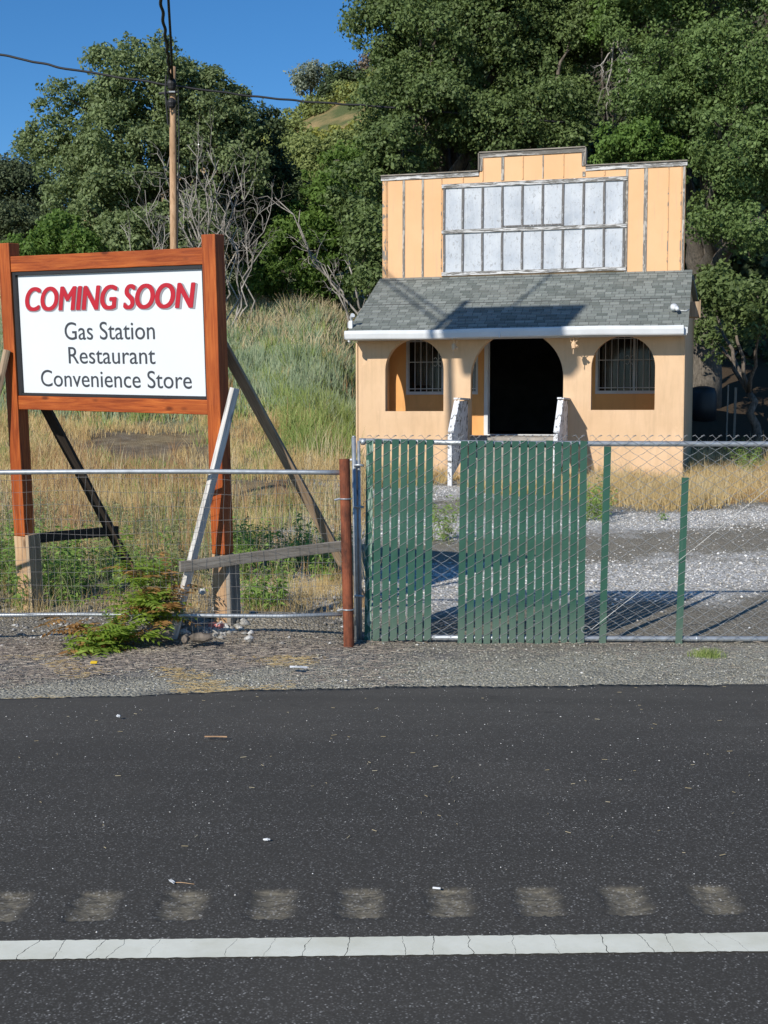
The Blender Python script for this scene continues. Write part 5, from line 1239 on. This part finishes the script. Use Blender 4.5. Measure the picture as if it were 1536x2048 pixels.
def yard_d(x, y):
    band = np.sin(1.38 * y - .30 * x + 3.35); return np.clip(.34 + .42 * band + .25 * (patchn(x, y, 1.3, 8) - .5), .05, 1) * (x > -.7 + .4 * np.sin(y)) * np.where(y < 11.6, .35, 1) * (1 - .85 * (front_band(x, y) > 0))
xy = scatter(70000, yard_d, rq, 9.9, 24, 640, 1600, power=.8); xy = xy[~inbuild(xy[:, 0], xy[:, 1])]
stones('white_gravel', 'white crushed gravel spread over the yard behind the gate', xy, .0105, SM, rq)
xy = scatter(26000, lambda x, y: .5 + .5 * patchn(x, y, 3, 2), rq, 8.0, 9.9, -60, 1600); xy = xy[xy[:, 1] > edge_y(xy[:, 0]) + .01]
stones('verge_gravel', 'grey gravel chips on the verge between road and fence', xy, .0055, SM2, rq)
xy = scatter(5000, lambda x, y: .6 * patchn(x, y, 2.2, 2), rq, 9.7, 12.5, -60, 720)
stones('rubble', 'broken grey rock and clods around the sign posts', xy, .014, stone_mat('grey rubble', [(0, (.13, .12, .10)), (.6, (.30, .28, .25)), (1, (.62, .61, .58))]), rq)
xy = scatter(2600, lambda x, y: .6 + 0 * x, rq, 3.6, 8.0, -40, 1580, power=.6); xy = xy[xy[:, 1] < edge_y(xy[:, 0]) - .02]
stones('road_grit', 'tiny pale stones scattered on the asphalt', xy, .0022, stone_mat('road grit', [(0, (.25, .23, .2)), (.7, (.6, .58, .54)), (1, (.85, .84, .82))]), rq, 'grit', zf=lambda x, y: road_z(y))
CHALK = simple('chalky rock', (.70, .69, .66), .95, var=.15, scale=12)
xy = np.stack([rq.normal(-1.42, .16, 170), rq.normal(10.02, .10, 170)], 1)
stones('rock_rubble', 'heap of broken grey rock at the foot of the right sign post', xy, .030, stone_mat('broken rock', [(0, (.16, .15, .13)), (.6, (.36, .35, .32)), (1, (.66, .65, .62))]), rq, 'rubble')
# straw litter on the verge
def straws(name, label, xy, L, w, mat, rng, zf=gz, lift=.004, kind='stuff'):
    n = len(xy); a = rng.normal(0, .5, n) + np.where(rng.random(n) < .25, 1.5, 0); l = L * rng.uniform(.4, 1.4, n); d = np.stack([np.cos(a), np.sin(a), rng.normal(0, .08, n)], 1) * (l / 2)[:, None]
    s = np.stack([-np.sin(a), np.cos(a), np.zeros(n)], 1) * w / 2; c = np.column_stack([xy, zf(xy[:, 0], xy[:, 1]) + lift + rng.uniform(0, .012, n)])
    up = np.array([0, 0, w * .6]); co = np.stack([c - d - s, c - d + s, c + d + s, c + d - s, c - d + up, c + d + up], 1).reshape(-1, 3); i = np.arange(n)[:, None] * 6
    f = np.concatenate([i + np.array(q) for q in ((0, 4, 5, 3), (4, 1, 2, 5))], 0)
    o = link(name, mesh_np(name, co, f), mat); props(o, label, 'litter', kind=kind); return o
LTM = stone_mat('leaf litter', [(0, (.11, .09, .075)), (.5, (.24, .20, .165)), (.85, (.38, .32, .25)), (1, (.58, .50, .38))])
xy = scatter(38000, lambda x, y: np.clip(.9 * patchn(x, y, 2.4, 1) + (y - 9.1) * .5, 0, 1) * np.interp(x, [-3.5, -1.2, -.2, .4, 3.5], [1, 1, .5, .06, .03]), rq, 8.0, 9.95, -60, 1600); xy = xy[xy[:, 1] > edge_y(xy[:, 0]) + .03]
straws('leaf_litter', 'brown needles and dead stems matted along the verge', xy, .055, .004, LTM, rq)
xx = rq.uniform(-2.6, -.9, 900); yy = edge_y(xx) + np.abs(rq.normal(.02, .035, 900)); k_ = rq.random(900) < np.clip(np.sin(xx * 5) + .2 + .5 * np.sin(xx * 17), .02, 1)
straws('straw_drift', 'pale straw drifted along the broken edge of the asphalt', np.stack([xx[k_], yy[k_]], 1), .07, .004, GM['straw'], rq, lift=.008)
xy = scatter(9000, lambda x, y: np.clip(patchn(x, y, 3.1, 6) * 2.2 - 1.3, 0, 1) * np.interp(x, [-3.5, -.6, .3], [1, 1, .1]), rq, 7.7, 9.3, -60, 900); xy = xy[xy[:, 1] > edge_y(xy[:, 0]) + .02]
straws('golden_straw', 'patches of golden straw lying on the verge', xy, .05, .0035, GM['gold'], rq, lift=.006)
xy = scatter(120, lambda x, y: .7 + 0 * x, rq, 4.6, 8.0, 0, 1536); xy = xy[xy[:, 1] < edge_y(xy[:, 0]) - .03]
straws('road_straw', 'stray bits of straw on the asphalt', xy, .022, .003, GM['straw'], rq, zf=lambda x, y: road_z(y), lift=.002)

def ground_hit(px, py, zc=0.0):
    r = FPX * FW + (1024 - py) * UP + Vector((px - 768, 0, 0)); t = (zc - CAM.z) / r.z; return CAM + r * t
def lump(name, label, cat, c, size, mat, seed=0, rz=0, parent=None, world=True):
    bm = __import__('bmesh').new(); __import__('bmesh').ops.create_icosphere(bm, subdivisions=2, radius=1); rn = random.Random(seed)
    for v in bm.verts:
        k = 1 + .22 * math.sin(v.co.x * 4 + seed) * math.sin(v.co.y * 5 + seed * 2) + rn.uniform(-.05, .05); v.co = Vector((v.co.x * size[0] * k, v.co.y * size[1] * k, v.co.z * size[2] * k))
    me = bpy.data.meshes.new(name); bm.to_mesh(me); bm.free()
    o = link(name, me, mat); o.location = c; o.rotation_euler.z = rz; props(o, label, cat); return o
c = ground_hit(430, 1475, -.03)
o = beam('wood_sliver', c + Vector((-.055, 0, .006)), c + Vector((.065, -.006, .006)), .008, .005, M['pale_wood'], None, (0, 1, 0), bevel=.001); props(o, 'pale wood sliver lying alone on the dark asphalt', 'stick')
c = ground_hit(873, 1779, .0)
m_ = MB(); m_.tube([c + Vector((-.013, .003, .005)), c + Vector((.008, -.002, .005)), c + Vector((.014, -.003, .005))], [.004, .004, .0035], 10); o = m_.build('cigarette_butt', M['white_paint']); props(o, 'white cigarette butt on the edge of a rumble cut', 'litter')
c = ground_hit(348, 1767, 0)
ft = root('feather', tuple(c), 0, 'small white feather with a long quill beside a rumble cut', 'feather')
m_ = MB(); rf = random.Random(3)
for k in range(26):
    a = rf.uniform(-.9, .5); L = rf.uniform(.012, .028); m_.tube([(0, 0, .004), (-math.cos(a) * L * .6 + rf.uniform(-.004, .004), math.sin(a) * L * .5, .012), (-math.cos(a) * L * .4 + .01, math.sin(a) * L, .006)], [.0022, .0016, .0008], 4)
m_.build('down', M['white_paint'], ft, True)
m_ = MB(); m_.tube([(.0, 0, .004), (.03, -.006, .006), (.075, -.014, .003)], [.0018, .0014, .0008], 5); m_.build('quill', M['pale_wood'], ft)
c = ground_hit(237, 1434, -.04); lump('pebble', 'round white pebble on the asphalt near the verge at the left', 'pebble', c + Vector((0, 0, .006)), (.012, .009, .008), M['white_paint'], 3)
c = ground_hit(533, 1681, 0); lump('pebble', 'flat white stone chip in mid road', 'pebble', c + Vector((0, 0, .004)), (.014, .006, .005), M['white_paint'], 4)
c = ground_hit(188, 1328, -.11); m_ = MB(); m_.box(c + Vector((0, 0, .012)), (.05, .03, .012), Matrix.Rotation(.3, 3, 'X')); o = m_.build('yellow_scrap', simple('yellow plastic', (.75, .50, .02), .4), bevel=.004); props(o, 'yellow plastic scrap on the verge under the sapling', 'litter')
c = ground_hit(596, 1339, -.11); m_ = MB(); rf = random.Random(9); n = 10
vs = [(c.x + math.cos(a) * .085 * rf.uniform(.6, 1), c.y + math.sin(a) * .05 * rf.uniform(.5, 1), -.098 + rf.uniform(0, .014)) for a in np.linspace(0, 6.28, n, endpoint=False)]
m_.add(vs + [(c.x, c.y, -.085)], [(i, (i + 1) % n, n) for i in range(n)]); o = m_.build('paper_scrap', M['white_paint']); s_ = o.modifiers.new('t', 'SOLIDIFY'); s_.thickness = .002; props(o, 'crumpled white paper scrap on the verge', 'litter')
# cut log pieces at the foot of the braces, and the sprayed stub
for (px, py, d, s, lab, sd) in ((327, 1268, 9.66, (.075, .05, .05), 'rough stump chunk under the white brace', 11), (402, 1275, 9.64, (.10, .045, .038), 'short cut log lying at the foot of the sign post', 12), (370, 1279, 9.60, (.03, .03, .035), 'small dark clod between the stump and the log', 14)):
    c = at(px, py, d); lump('log_chunk', lab, 'log', c, s, M['bark'], sd)
c = at(405, 1183, 10.35); lump('white_rock', 'bright white rock on the rubble between the brace and the post', 'rock', c, (.026, .02, .03), CHALK, 15)
c = at(432, 1258, 10.0); m_ = MB(); m_.box(c, (.115, .06, .10), Matrix.Rotation(-.45, 3, 'Z')); o = m_.build('painted_block', peel_mat('pink sprayed block', (.80, .78, .76), (.75, .25, .22), .5, (9, 9, 9), 2), bevel=.006); props(o, 'white block with pink spray paint at the foot of the right sign post', 'block')
# dark barrel and thin stakes beside the shop in the shade
c = at(1404, 845, 34.6); bzz = tz(c.x, 34.6)
m_ = MB(); zt_ = at(1404, 772, 34.6).z; m_.tube([(c.x, 34.6, bzz - .1), (c.x, 34.6, bzz + .3), (c.x, 34.6, zt_ - .22), (c.x, 34.6, zt_ - .06), (c.x, 34.6, zt_)], [.36, .39, .38, .33, .12], 24); o = m_.build('water_barrel', M['barrel'], None, True); props(o, 'black rounded barrel in the shade in front of the oak trunk', 'barrel')
for (px, w_, y0_, lab) in ((1455, .035, 770, 'thin grey stake left of the pale one in the shade'), (1470, .06, 775, 'pale weathered stake in the shade right of the shop')):
    a = at(px, y0_, 31.5); m_ = MB(); o = beam('stake', (a.x, 31.5, tz(a.x, 31.5) - .1), (a.x + .02, 31.5, a.z), w_, .03, M['gray_wood'], None); props(o, lab, 'stake')
